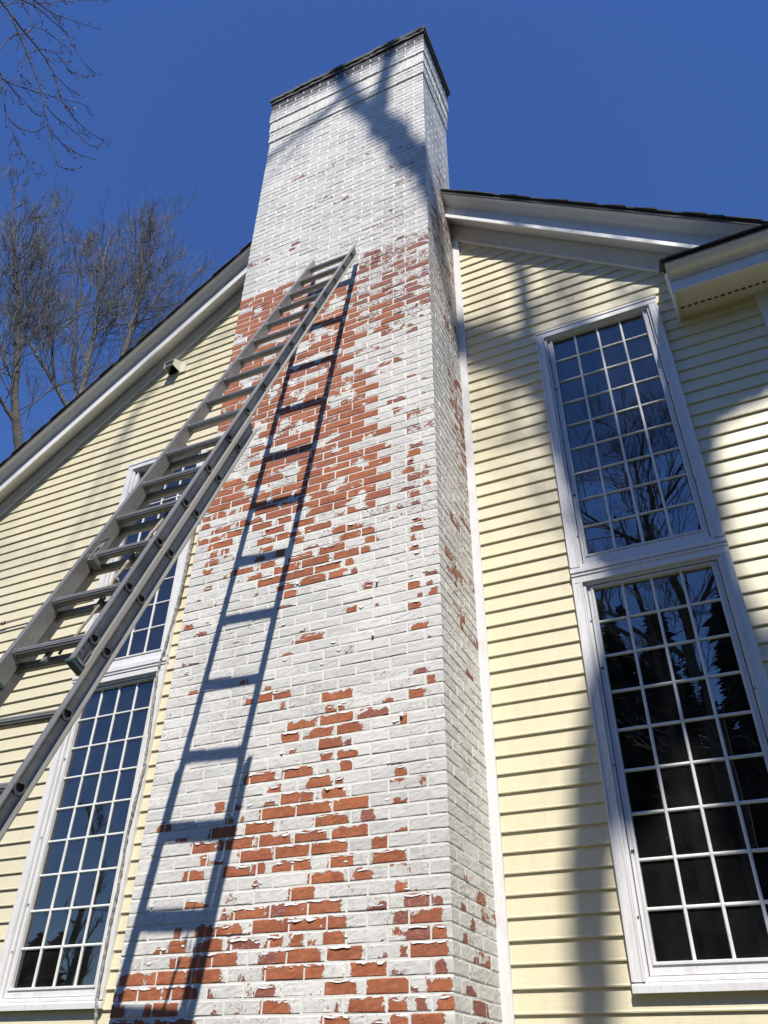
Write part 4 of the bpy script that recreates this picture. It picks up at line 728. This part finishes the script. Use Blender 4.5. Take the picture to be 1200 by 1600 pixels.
for _ in range(130):
    x = random.uniform(XL+.05, X0-.1); zz = Z0+CC*random.randint(3, 92)+random.uniform(.012,.05)
    if inpoly(POLY['dense'], x, zz) and zz > 3.6 and random.random() < .8: continue
    flap(x, x+random.uniform(.012,.05), zz, random.uniform(.002,.008), random.uniform(.004,.012))
for _ in range(200):
    yy = random.uniform(YC+.12, YC+DEP-.06); zz = random.uniform(.4, 6.0)
    chip(Vector((X0+.0006, yy, zz)), EYv, EXv, random.uniform(.003,.009), random.uniform(.004,.012), random.uniform(.002,.006), random.random())
for px, pz in ((-1.78, 2.50), (-1.80, 2.14), (-1.62, 1.63)):        # the few long tongues of paint that hang free
    chip(Vector((px, YC-.001, pz)), EXv, -EYv, .012, .030, .016, .9)
o = fm.build('peeling_paint', MF_, chim); o['kind'] = 'stuff'

# ------------------------------------------------------------------ ladder
LP = Vector((-2.4167, 3.5826, 5.6924)); LD = Vector((-.03298, -.34291, -.93879)).normalized()
LN = Vector((0, -.9393, .3431)); LN = (LN - LD*LN.dot(LD)).normalized()     # towards the climber
LXV = LD.cross(LN).normalized(); LXV = LXV if LXV.x > 0 else -LXV
LWD, RS, MO = .3895, .3048, .060
foot_t = (LP.z - GZ)/(-LD.z) - .02
def LPt(t, x, v): return LP + LD*t + LXV*x + LN*v
ladder = thing('extension_ladder', 'weathered aluminium extension ladder leaning against the chimney', 'ladder', tuple(LPt(foot_t, LWD/2, -MO)))
def channel(name, t0, t1, xw, s, hv, vo, fl, taper=0):
    """C-section rail: web at xw, flanges opening to side s; hv half depth; vo offset along LN"""
    w_, ft = .0028, .0042
    prof = [(0,-hv),(s*fl,-hv),(s*fl,-hv+ft),(s*(w_+.004),-hv+ft+.004),(s*w_,-hv+ft+.008),(s*w_,-.010),(s*(w_+.0016),-.009),(s*(w_+.0016),.009),(s*w_,.010),
            (s*w_,hv-ft-.008),(s*(w_+.004),hv-ft-.004),(s*fl,hv-ft),(s*fl,hv),(0,hv)]
    A = [LPt(t0 + (taper*(hv-v)/(2*hv)), xw+x, vo+v) for x, v in prof]; B = [LPt(t1, xw+x, vo+v) for x, v in prof]
    return MB().loft(A, B).build(name, M_ALU, ladder)
FB = 4.72; BT = 2.81
channel('fly_rail', -.165, FB, LWD, 1, .036, 0, .026, .05); channel('fly_rail', -.165, FB, 0, -1, .036, 0, .026, .05)
channel('base_rail', BT, foot_t, LWD+.031, 1, .036, -MO, .028, .02); channel('base_rail', BT, foot_t, -.031, -1, .036, -MO, .028, .02)
def dprof(r, n=14, flat=.55):
    """rung outline: round with a flatter tread on top, lightly fluted"""
    out = []
    for i in range(n*2):
        a = 2*math.pi*i/(n*2); rr = r*(1 + (.035 if i % 2 else -.035))
        x, y = math.cos(a)*rr, math.sin(a)*rr
        y = min(y, r*flat); out.append((x, y))
    return out
UPV = (-LD).normalized()
def rung(t, v, xa, xb, r=.0222):
    c = lambda x: LPt(t, x, v)
    ez = Vector((0,0,1)); ez = (ez - LXV*ez.dot(LXV)).normalized(); ey2 = LXV.cross(ez)
    # the tread is level: tilt the flat part up
    def ring(x, rr): return [c(x) + ey2*a + ez*b for a, b in dprof(rr)]
    m = MB()
    A, B, Ai, Bi = ring(xa, r), ring(xb, r), ring(xa, r*.80), ring(xb, r*.80)
    m.loft(A, B, cap=False); n = len(A); o = len(m.v)
    m.v += [tuple(p) for p in Ai+Bi]
    for i in range(n):
        j = (i+1)%n; m.f += [(o+i, o+n+i, o+n+j, o+j), (i, j, o+j, o+i), (n+i, o+n+i, o+n+j, n+j)]
    ob = m.build('rung', M_ALU, ladder)
    for x in (xa+.004, xb-.004, xa+.016, xb-.016):                  # swaged collars where it passes the rails
        cm = MB()
        p0 = [c(x-.003) + ey2*a*1.28 + ez*b*1.28 for a, b in dprof(r, 8)]; p1 = [c(x+.003) + ey2*a*1.22 + ez*b*1.22 for a, b in dprof(r, 8)]
        q0 = [c(x-.003) + ey2*a*.97 + ez*b*.97 for a, b in dprof(r, 8)]; q1 = [c(x+.003) + ey2*a*.97 + ez*b*.97 for a, b in dprof(r, 8)]
        oo = len(cm.v); k = len(p0); cm.v += [tuple(p) for p in p0+p1+q0+q1]
        for i in range(k):
            j = (i+1)%k; cm.f += [(oo+i,oo+j,oo+k+j,oo+k+i),(oo+i,oo+2*k+i,oo+2*k+j,oo+j),(oo+k+i,oo+k+j,oo+3*k+j,oo+3*k+i)]
        cm.build('collar', M_ALU, ob)
    return ob
for i in range(16): rung(i*RS, 0, -.012, LWD+.012)
i = 10
while True:
    t = (i+.061)*RS
    if t > foot_t-.12: break
    rung(t, -MO, -.043, LWD+.043); i += 1
# black discs in the open rung ends: the hollow's shade put into colour
for x, v, a, b in ((LWD+.0034, 0, 0, 16), (LWD+.0344, -MO, 10, 25)):
    for i in range(a, b):
        t = i*RS if v == 0 else (i+.061)*RS
        if t < foot_t-.12: MB().tube([LPt(t, x, v), LPt(t, x+.0012, v)], .0168, 10).build('rung_end_shade', M_RUB_SHADE, ladder)
# guide bracket and teal end caps at the foot of the fly section
for x, s in ((LWD, 1), (0, -1)):
    MB().obox(LPt(FB+.005, x+s*.012, 0), LXV, LD, LN, .017, .007, .040).build('end_cap', M_TEAL, ladder)
    m = MB(); m.obox(LPt(FB-.055, x+s*.0045, 0), LXV, LD, LN, .0025, .040, .022)
    m.obox(LPt(FB-.02, x+s*.012, .0), LXV, LD, LN, .010, .006, .030); m.obox(LPt(FB-.055, x+s*.0085, -.018), LXV, LD, LN, .006, .040, .004)
    m.build('guide_bracket', M_ALU, ladder)
    for q in (-.03, .0, .03):
        MB().tube([LPt(FB-.055+q, x+s*.006, .010), LPt(FB-.055+q, x+s*.011, .010)], .0055, 8).build('rivet', M_ALU, ladder)
# rung lock on the left rail at the thirteenth rung, and another ring on the lowest
t13 = 13*RS
m = MB(); cx = .030
m.obox(LPt(t13, cx, -.004), LXV, LD, LN, .004, .052, .030); m.obox(LPt(t13, cx+.030, -.004), LXV, LD, LN, .004, .052, .030)
m.obox(LPt(t13+.050, cx+.015, -.004), LXV, LD, LN, .019, .004, .030); m.obox(LPt(t13-.060, cx+.015, .018), LXV, LD, LN, .013, .020, .006)
m.tube([LPt(t13-.085, cx-.01, .024), LPt(t13-.095, cx+.05, .03)], .006, 8)
m.build('rung_lock', M_ALU, ladder)
m = MB(); m.tube([LPt(15*RS, .158, 0)+LXV*-.008, LPt(15*RS, .158, 0)+LXV*.008], .0235, 16); m.build('clamp_ring', M_ALU, ladder)
m = MB(); m.obox(LPt(15*RS+.03, .16, -.02), LXV, LD, LN, .012, .03, .006); m.build('clamp_tongue', M_ALU, ladder)
# rope: down between the two sections, knotted and frayed
def rope(name, pts, r, mat):
    P_ = [Vector(p) for p in pts]; out = []
    for i in range(len(P_)-1):
        for j in range(5): out.append(P_[i].lerp(P_[i+1], j/5) + Vector((random.gauss(0,.0015), random.gauss(0,.0015), 0)))
    out.append(P_[-1]); return MB().tube(out, [r*random.uniform(.85,1.15) for _ in out], 7).build(name, mat, ladder, smooth=True)
rope('rope', [LPt(11.45*RS,.30,-.034),LPt(11.75*RS,.28,-.034),LPt(12.4*RS,.255,-.034),LPt(12.9*RS,.235,-.038),LPt(13.45*RS,.215,-.034),LPt(14.2*RS,.225,-.034)], .0085, M_ROPE)
rope('rope', [LPt(14.0*RS,.245,-.03),LPt(14.6*RS,.225,-.034),LPt(15.05*RS,.205,-.03)], .006, M_ROPE)
for t in (12.15, 12.95, 13.6):
    c = LPt(t*RS, .265-.02*(t-12), -.034); m = MB()
    for _ in range(4):
        d = Vector((random.gauss(0,1),random.gauss(0,1),random.gauss(0,1))).normalized()*.012
        m.tube([c-d, c+d*.4+Vector((.004,0,.004)), c+d], .006, 6)
    m.build('knot', M_ROPE, ladder)
m = MB()
for _ in range(9):
    c = LPt((10.85+random.uniform(-.15,.5))*RS, .335+random.uniform(-.05,.03), -.035+random.uniform(-.015,.015))
    d = Vector((random.gauss(0,1),random.gauss(0,.5),random.gauss(0,1))).normalized()*.024
    m.tube([c-d, c+Vector((.004,-.008,.003)), c+d], .0045, 5)
m.build('green_cord', M_GREEN, ladder)
for x in (-.031, LWD+.031):
    MB().obox(LPt(foot_t-.03, x, -MO), LXV, Vector((0,1,0)), Vector((0,0,1)), .024, .055, .020).build('rubber_foot', M_RUB_SHADE, ladder)

# cream cord on the far left that runs to the ladder
rc_ = MB(); pts = []
A_, B_ = Vector((-6.6, YS-.03, 3.345)), Vector((-4.79, YS-.04, 3.372))
for i in range(13):
    t = i/12; p = A_.lerp(B_, t); p.z += .012*math.sin(math.pi*t)+random.gauss(0,.003); pts.append(p)
rc_.tube(pts, .007, 6)
for p in (pts[5], pts[5]+Vector((.03,0,.004))): rc_.tube([p+Vector((-.014,0,-.01)), p+Vector((.0,-.012,.012)), p+Vector((.016,0,-.008))], .011, 7)
o = rc_.build('tie_cord', M_ROPE, None, smooth=True); o['label'] = 'cream cord with a knot running along the left siding to the window casing'; o['category'] = 'cord'

# frayed sealant cable that hangs down the right edge of the left windows
cb = MB(); cpts = [(-3.824,3.95),(-3.828,3.691),(-3.843,3.229),(-3.866,3.0),(-3.894,2.727),(-3.922,2.573),(-3.904,2.286),(-3.884,2.039),(-3.871,1.806),(-3.895,1.549),(-3.908,1.341),(-3.897,1.024),(-3.905,.803),(-3.895,.423),(-3.872,.30),(-3.89,.1),(-3.87,-.2)]
P_ = []
for i in range(len(cpts)-1):
    for j in range(9):
        t = j/9; P_.append(Vector((cpts[i][0]*(1-t)+cpts[i+1][0]*t + random.gauss(0,.0012), YS-.046+random.gauss(0,.0015), cpts[i][1]*(1-t)+cpts[i+1][1]*t)))
cb.tube(P_, [.0085*random.uniform(.75,1.35) for _ in P_], 7)
for _ in range(260):
    p = random.choice(P_); d = Vector((random.gauss(0,1), -abs(random.gauss(0,.6)), random.gauss(0,1))).normalized()*random.uniform(.008,.016)
    cb.tube([p, p+d], [.0024, .0008], 3)
o = cb.build('frayed_cable', M_FOAM); o['label'] = 'grey frayed cable hanging down the right casing of the left windows'; o['category'] = 'cable'

# ------------------------------------------------------------------ trees
class TB:
    """fast many-twig tube collector"""
    def __init__(s): s.v = []; s.f = []; s.n = 0
    def tube(s, P, r, n=3):
        P = np.asarray(P, float); k = len(P)
        T = np.gradient(P, axis=0); T /= np.linalg.norm(T, axis=1)[:,None]+1e-9
        ref = np.array([.3,.5,.8]) if abs(T[0] @ np.array([.3,.5,.8])) < .9 else np.array([1.,0,0])
        U = np.cross(T, ref); U /= np.linalg.norm(U, axis=1)[:,None]+1e-9; V = np.cross(T, U)
        a = np.arange(n)*2*np.pi/n
        ring = P[:,None,:] + (U[:,None,:]*np.cos(a)[None,:,None] + V[:,None,:]*np.sin(a)[None,:,None])*np.asarray(r)[:,None,None]
        s.v.append(ring.reshape(-1,3))
        i = np.arange(k-1)[:,None]*n; j = np.arange(n)[None,:]; jn = (j+1)%n
        s.f.append(np.stack([i+j, i+jn, i+n+jn, i+n+j], -1).reshape(-1,4)+s.n); s.n += k*n
    def tri(s, pts, faces):
        s.v.append(np.asarray(pts)); s.f.append(np.asarray(faces)+s.n); s.n += len(pts)
    def build(s, name, mat, parent=None, smooth=True):
        v = np.concatenate(s.v); f = np.concatenate(s.f); v[:,2] += H
        L = np.array(parent['_loc']) if parent is not None else np.zeros(3); v = v-L
        me = bpy.data.meshes.new(name)
        me.vertices.add(len(v)); me.vertices.foreach_set('co', v.ravel())
        me.loops.add(f.size); me.polygons.add(len(f)); k = f.shape[1]
        me.polygons.foreach_set('loop_start', np.arange(len(f))*k); me.polygons.foreach_set('loop_total', np.full(len(f), k))
        me.loops.foreach_set('vertex_index', f.ravel().astype(np.int32)); me.polygons.foreach_set('use_smooth', np.full(len(f), smooth))
        me.update(calc_edges=True); me.materials.append(mat)
        o = bpy.data.objects.new(name, me); COL.objects.link(o)
        if parent is not None: o.parent = parent
        return o
def norm(v): return v/(np.linalg.norm(v)+1e-9)
def smooth_line(P, n=5, jit=.0):
    P = np.asarray(P, float); out = []
    Q = np.vstack([2*P[0]-P[1], P, 2*P[-1]-P[-2]])
    for i in range(1, len(Q)-2):
        for t in np.linspace(0, 1, n, endpoint=False):
            a, b, c, d = Q[i-1], Q[i], Q[i+1], Q[i+2]
            out.append(.5*((2*b)+(-a+c)*t+(2*a-5*b+4*c-d)*t*t+(-a+3*b-3*c+d)*t**3))
    out.append(Q[-2]); out = np.array(out)
    if jit: out += rng.normal(0, jit, out.shape)
    return out
def twig(tb, p, d, L, r, lev, up, ns=3, spread=.9, kids=(6,5,4), tips=None, ratio=.5, tmin=.0022):
    k = 5 if lev > 0 else 4
    P = [p]; dd = d.copy()
    for i in range(k-1):
        dd = norm(dd + rng.normal(0, .17, 3) + up*.10); P.append(P[-1]+dd*L/(k-1))
    P = np.array(P); tb.tube(P, np.linspace(r, max(r*.42, tmin), k), ns if lev > 0 else 3)
    if tips is not None and lev == 0: tips.append(P)
    if lev > 0:
        for _ in range(max(1, int(kids[lev-1] + rng.integers(-1, 2)))):
            f = rng.uniform(.22, 1.0); i = min(int(f*(k-1)), k-2); q = P[i]+(P[i+1]-P[i])*(f*(k-1)-i)
            ax = norm(P[i+1]-P[i]); sd = norm(np.cross(ax, rng.normal(0,1,3)))
            twig(tb, q, norm(ax*1.0+sd*spread*rng.uniform(.6,1.2)+up*.25), L*ratio*rng.uniform(.65,1.25)*(1.1-.35*f), r*.5, lev-1, up, ns, spread, kids, tips, ratio, tmin)
def bare_tree(name, label, lines, radii, base_r, mat, tmat, dens=.5, L1=2.4, group=None, kids=(4,5), r1=.022, up=(0,0,1), start=.0, cat='tree', extra_down=True, tmin=.0022, tf=.5):
    up = np.array(up, float)
    base = np.array([lines[0][0][0], lines[0][0][1], GZ])
    t = thing(name, label, cat, tuple(base), group)
    tr, cr = TB(), TB()
    for li, (ln, (ra, rb)) in enumerate(zip(lines, radii)):
        P = smooth_line(ln, 6, ra*.10)
        if li == 0 and extra_down:
            P = np.vstack([np.linspace(base, P[0], 8, endpoint=False)+rng.normal(0,.03,(8,3))*np.linspace(0,1,8)[:,None], P])
            rr = np.concatenate([np.linspace(base_r, ra, 8), np.linspace(ra, rb, len(P)-8)])
        else: rr = np.linspace(ra, rb, len(P))
        tr.tube(P, rr, 9 if ra > .06 else 6)
        s0 = 8 if (li == 0 and extra_down) else 0
        seg = np.linalg.norm(np.diff(P[s0:], axis=0), axis=1); tot = seg.sum(); n = int(tot*dens/.5)
        cum = np.concatenate([[0], np.cumsum(seg)])
        for i in range(n):
            f = rng.uniform(start, 1.0)
            d0 = f*tot; j = min(np.searchsorted(cum, d0)-1, len(seg)-1); j = max(j, 0)
            q = P[s0+j]+(P[s0+j+1]-P[s0+j])*((d0-cum[j])/seg[j]); ax = norm(P[s0+j+1]-P[s0+j])
            sd = norm(np.cross(ax, rng.normal(0,1,3)))
            rl = rr[s0+j]
            twig(cr, q, norm(ax*.7+sd*.75+up*.45), L1*rng.uniform(.5,1.25)*(1.15-tf*f), min(r1, rl*.5), 2, up, 3, .8, kids, None, .55, tmin)
    tr.build('trunk', mat, t); cr.build('crown', tmat, t)
    return t
B_ = BACK
G_ = 'bare trees beyond the left roof slope'
bare_tree('bare_tree', 'dark forked bare tree standing tallest at the far left beyond the roof', [B_['A'],B_['A2'],B_['A3'],B_['A4']], [(.14,.02),(.055,.012),(.05,.02),(.08,.03)], .24, M_BARKD, M_TWIG, 1.4, 3.3, G_, (7,6), tmin=.0065, tf=.80)
bare_tree('bare_tree', 'pale leaning bare tree that bends left behind the dark forked one', [B_['B'],B_['B2']], [(.10,.03),(.06,.012)], .18, M_BARKP, M_TWIG, 1.3, 3.0, G_, (7,6), tmin=.0065, tf=.80)
bare_tree('bare_tree', 'slim dark bare tree between the two pale trunks', [B_['C']], [(.075,.015)], .15, M_BARKD, M_TWIG, 1.4, 3.0, G_, (7,6), tmin=.0065, tf=.80)
bare_tree('bare_tree', 'pale bare tree with upright forks in the middle of the row', [B_['D'],B_['D2']], [(.12,.02),(.05,.015)], .2, M_BARKP, M_TWIG, 1.4, 3.3, G_, (7,6), tmin=.0065, tf=.80)
bare_tree('bare_tree', 'dark spreading bare tree nearest the chimney, half hidden by the roof', [B_['E'],B_['E2'],B_['E3']], [(.13,.02),(.06,.012),(.05,.012)], .22, M_BARKD, M_TWIG, 1.5, 3.6, G_, (7,6), tmin=.0065, tf=.80)
# filler crowns low behind the rake so that the row closes as in the photo
bare_tree('bare_tree', 'thin grey bare sapling close behind the roof edge', [[(-15.2,15.2,18.6),(-15.1,15.3,20.4),(-14.9,15.2,22.3),(-14.8,15.3,23.6)]], [(.07,.012)], .12, M_BARKD, M_TWIG, 1.2, 2.6, G_, (6,6), tmin=.0065, tf=.80)

# near maple: only the ends of its branches reach into the picture
maple = thing('maple_tree', 'maple with red buds whose thin branches hang in at the top left', 'tree', (-14.5, -1.0, GZ))
tr = TB(); tr.tube(smooth_line([(-14.5,-1.0,GZ),(-14.4,-1.0,4),(-14.2,-.7,9),(-13.6,-.2,14),(-12.6,.3,17.5)], 5, .02), np.linspace(.34,.10,21), 12)
hub = np.array([-12.6,.3,17.5]); mid = np.array([-11.0,1.2,16.9])
tr.tube(smooth_line([hub, mid, NEAR[0][0]], 6), np.linspace(.07,.03,13), 8)
tr.build('trunk', M_BARKD, maple)
bt, bd = TB(), TB(); tips = []
def bud(c, r):
    a = rng.normal(0,1,3); u = norm(np.cross(a,[0,0,1.])); v = np.cross(u, norm(a))
    d = norm(rng.normal(0,1,3)); P = np.array([c+u*r, c+v*r, c-u*r, c-v*r, c+d*r*1.6, c-d*r*1.2])
    bd.tri(P, np.array([(0,1,4),(1,2,4),(2,3,4),(3,0,4),(1,0,5),(2,1,5),(3,2,5),(0,3,5)]))
for i, ln in enumerate(NEAR):
    P = smooth_line(ln, 7, .004); L = np.linalg.norm(np.diff(P, axis=0), axis=1).sum()
    r0 = .019 if i in (0,1) else (.013 if i in (2,6,7) else .009)
    rr = np.linspace(r0, .0048, len(P))
    if i in (2,6,7,8): bt.tube(smooth_line([hub, (hub+np.array(ln[0]))/2+np.array([0,0,.3]), ln[0]], 5), np.linspace(.03, r0, 11), 5)
    bt.tube(P, rr, 5)
    for _ in range(int(L*9)):
        f = rng.uniform(.12, 1); j = min(int(f*(len(P)-1)), len(P)-2); ax = norm(P[j+1]-P[j])
        sd = norm(np.cross(ax, rng.normal(0,1,3)))
        loc = []
        twig(bt, P[j], norm(ax+sd*.7), rng.uniform(.08,.34)*(1.2-.6*f), .0045, int(rng.uniform() < .35), np.array([0,0,-.3]), 3, .8, (2,), loc, .5, .0034)
        for q in loc:
            if rng.uniform() < .62: bud(q[-1], rng.uniform(.010,.018))
            if rng.uniform() < .35: bud(q[2]+rng.normal(0,.004,3), rng.uniform(.008,.014))
    bud(P[-1], .016)
bt.build('branches', M_TWIGD, maple)
o = bd.build('buds', M_BUD, maple, smooth=False); o['kind'] = 'stuff'

# the big tree behind the viewer that shades the wall and the chimney
s_ = SUNTREE
lt, l1, ch = s_['trunk'], s_['limb1'], s_['chim']
lines = [lt, l1[:4]+[[3.25,-4.8,18.3]]+ch, s_['a'], s_['b'], [l1[3],[3.58,-4.8,18.46],[3.57,-4.8,19.3],[3.4,-4.9,20.4]], s_['c']+[[5.3,-4.6,19.5],[5.6,-4.4,21.5]],
         s_['e4'],
         [lt[2],[4.6,-5.0,15.6],[5.6,-5.2,16.4]], s_['d1'], s_['d2'], s_['e1'], s_['e2'], s_['e3'], [s_['b'][1],[1.2,-5.4,21.6],[.3,-6.1,21.7]]]
rad = [(.095,.20),(.155,.13),(.10,.06),(.105,.06),(.09,.04),(.16,.06),(.24,.18),(.10,.03),(.030,.010),(.026,.010),(.24,.16),(.17,.08),(.12,.06),(.04,.028)]
bare_tree('shade_tree', 'big bare tree standing in front of the house, seen only as its shadow and reflection', lines, rad, .26, M_BARKD, M_TWIGD, .5, 2.2, None, (4,4), .026, tmin=.004)

bare_tree('bare_tree', 'bare tree with a forked crown seen reflected in the upper right window', [[(-.6,-10.5,7),(-.7,-10.6,10),(-1.0,-10.7,13),(-.9,-10.8,16.5)],[(-.7,-10.6,9.5),(.4,-10.5,11.2),(1.4,-10.3,12.6)],[(-.9,-10.6,12),(-2.2,-10.8,13.2),(-3.4,-11,15)],[(-.8,-10.6,8.6),(-2.0,-10.5,9.8),(-3.3,-10.3,10.6)],[(-1.0,-10.7,13),(.2,-10.8,14.4),(1.2,-10.9,16)]],
          [(.16,.03),(.08,.02),(.07,.02),(.08,.02),(.06,.02)], .24, M_BARKD, M_TWIGD, 1.2, 3.0, None, (6,6), tmin=.007)
# woodland across the clearing, seen only in the window glass
wd = TB(); pn = TB()
def conifer(x, y, h, r):
    wd.tube([(x,y,GZ),(x,y,GZ+h)], [.22,.03], 5)
    n = int(h*110)
    for _ in range(n):
        f = rng.uniform(.02, 1)**.85; z = GZ+h*(.08+.92*f); rad_ = r*(1-f)**.8*rng.uniform(.4,1)+.12
        a = rng.uniform(0, 2*np.pi); c = np.array([x+math.cos(a)*rad_*.75, y+math.sin(a)*rad_*.75, z]); L = (rad_*.38+.10)*rng.uniform(.6,1.2)
        d = np.array([math.cos(a), math.sin(a), -.25]); s2 = np.array([-math.sin(a), math.cos(a), 0])*L*.42
        P = np.array([c-d*L, c+s2, c+d*L, c-s2]); pn.tri(P + rng.normal(0,.09,(4,3)), np.array([(0,1,2,3)]))
for i in range(150):
    x = rng.uniform(-60, 60) if i < 112 else rng.uniform(-11, 7); y = rng.uniform(-36, -19)+ max(0, abs(x)-25)*.5
    h = (rng.uniform(17, 22) if abs(x+1) < 13 else rng.uniform(13, 18))*(1 if x > -13 else .5); conifer(x, y, h, rng.uniform(2.0, 3.0))
o = pn.build('woodland_needles', M_PINE, None, smooth=False); o['kind'] = 'stuff'; o['label'] = 'dark evergreen woodland reflected low in the right windows'; o['category'] = 'woodland'
cw = TB()
for i in range(16):
    x = -26+i*3.1+rng.uniform(-1,1); y = rng.uniform(-24,-17); h = rng.uniform(19,27)*(1 if x > -13 else .55)
    P = smooth_line([(x,y,GZ),(x+rng.normal(0,.3),y,GZ+h*.35),(x+rng.normal(0,.7),y,GZ+h*.7),(x+rng.normal(0,1),y,GZ+h)], 5); wd.tube(P, np.linspace(.24,.04,len(P)), 6)
    for _ in range(16):
        f = rng.uniform(.3,1); j = min(int(f*(len(P)-1)), len(P)-2)
        twig(cw, P[j], norm(rng.normal(0,1,3)+np.array([0,0,1.1])), h*.17*(1.3-f), .055*(1.2-f), 2, np.array([0,0,1.]), 3, .9, (6,7), None, .5, .008)
o = wd.build('woodland_trunks', M_BARKD); o['kind'] = 'stuff'; o['label'] = 'dark trunks of the woodland reflected in the windows'; o['category'] = 'woodland'
o = cw.build('woodland_branches', M_TWIGD); o['kind'] = 'stuff'; o['label'] = 'bare crowns of the woodland reflected in the upper right window'; o['category'] = 'woodland'
for o in bpy.data.objects:
    if '_loc' in o: del o['_loc']
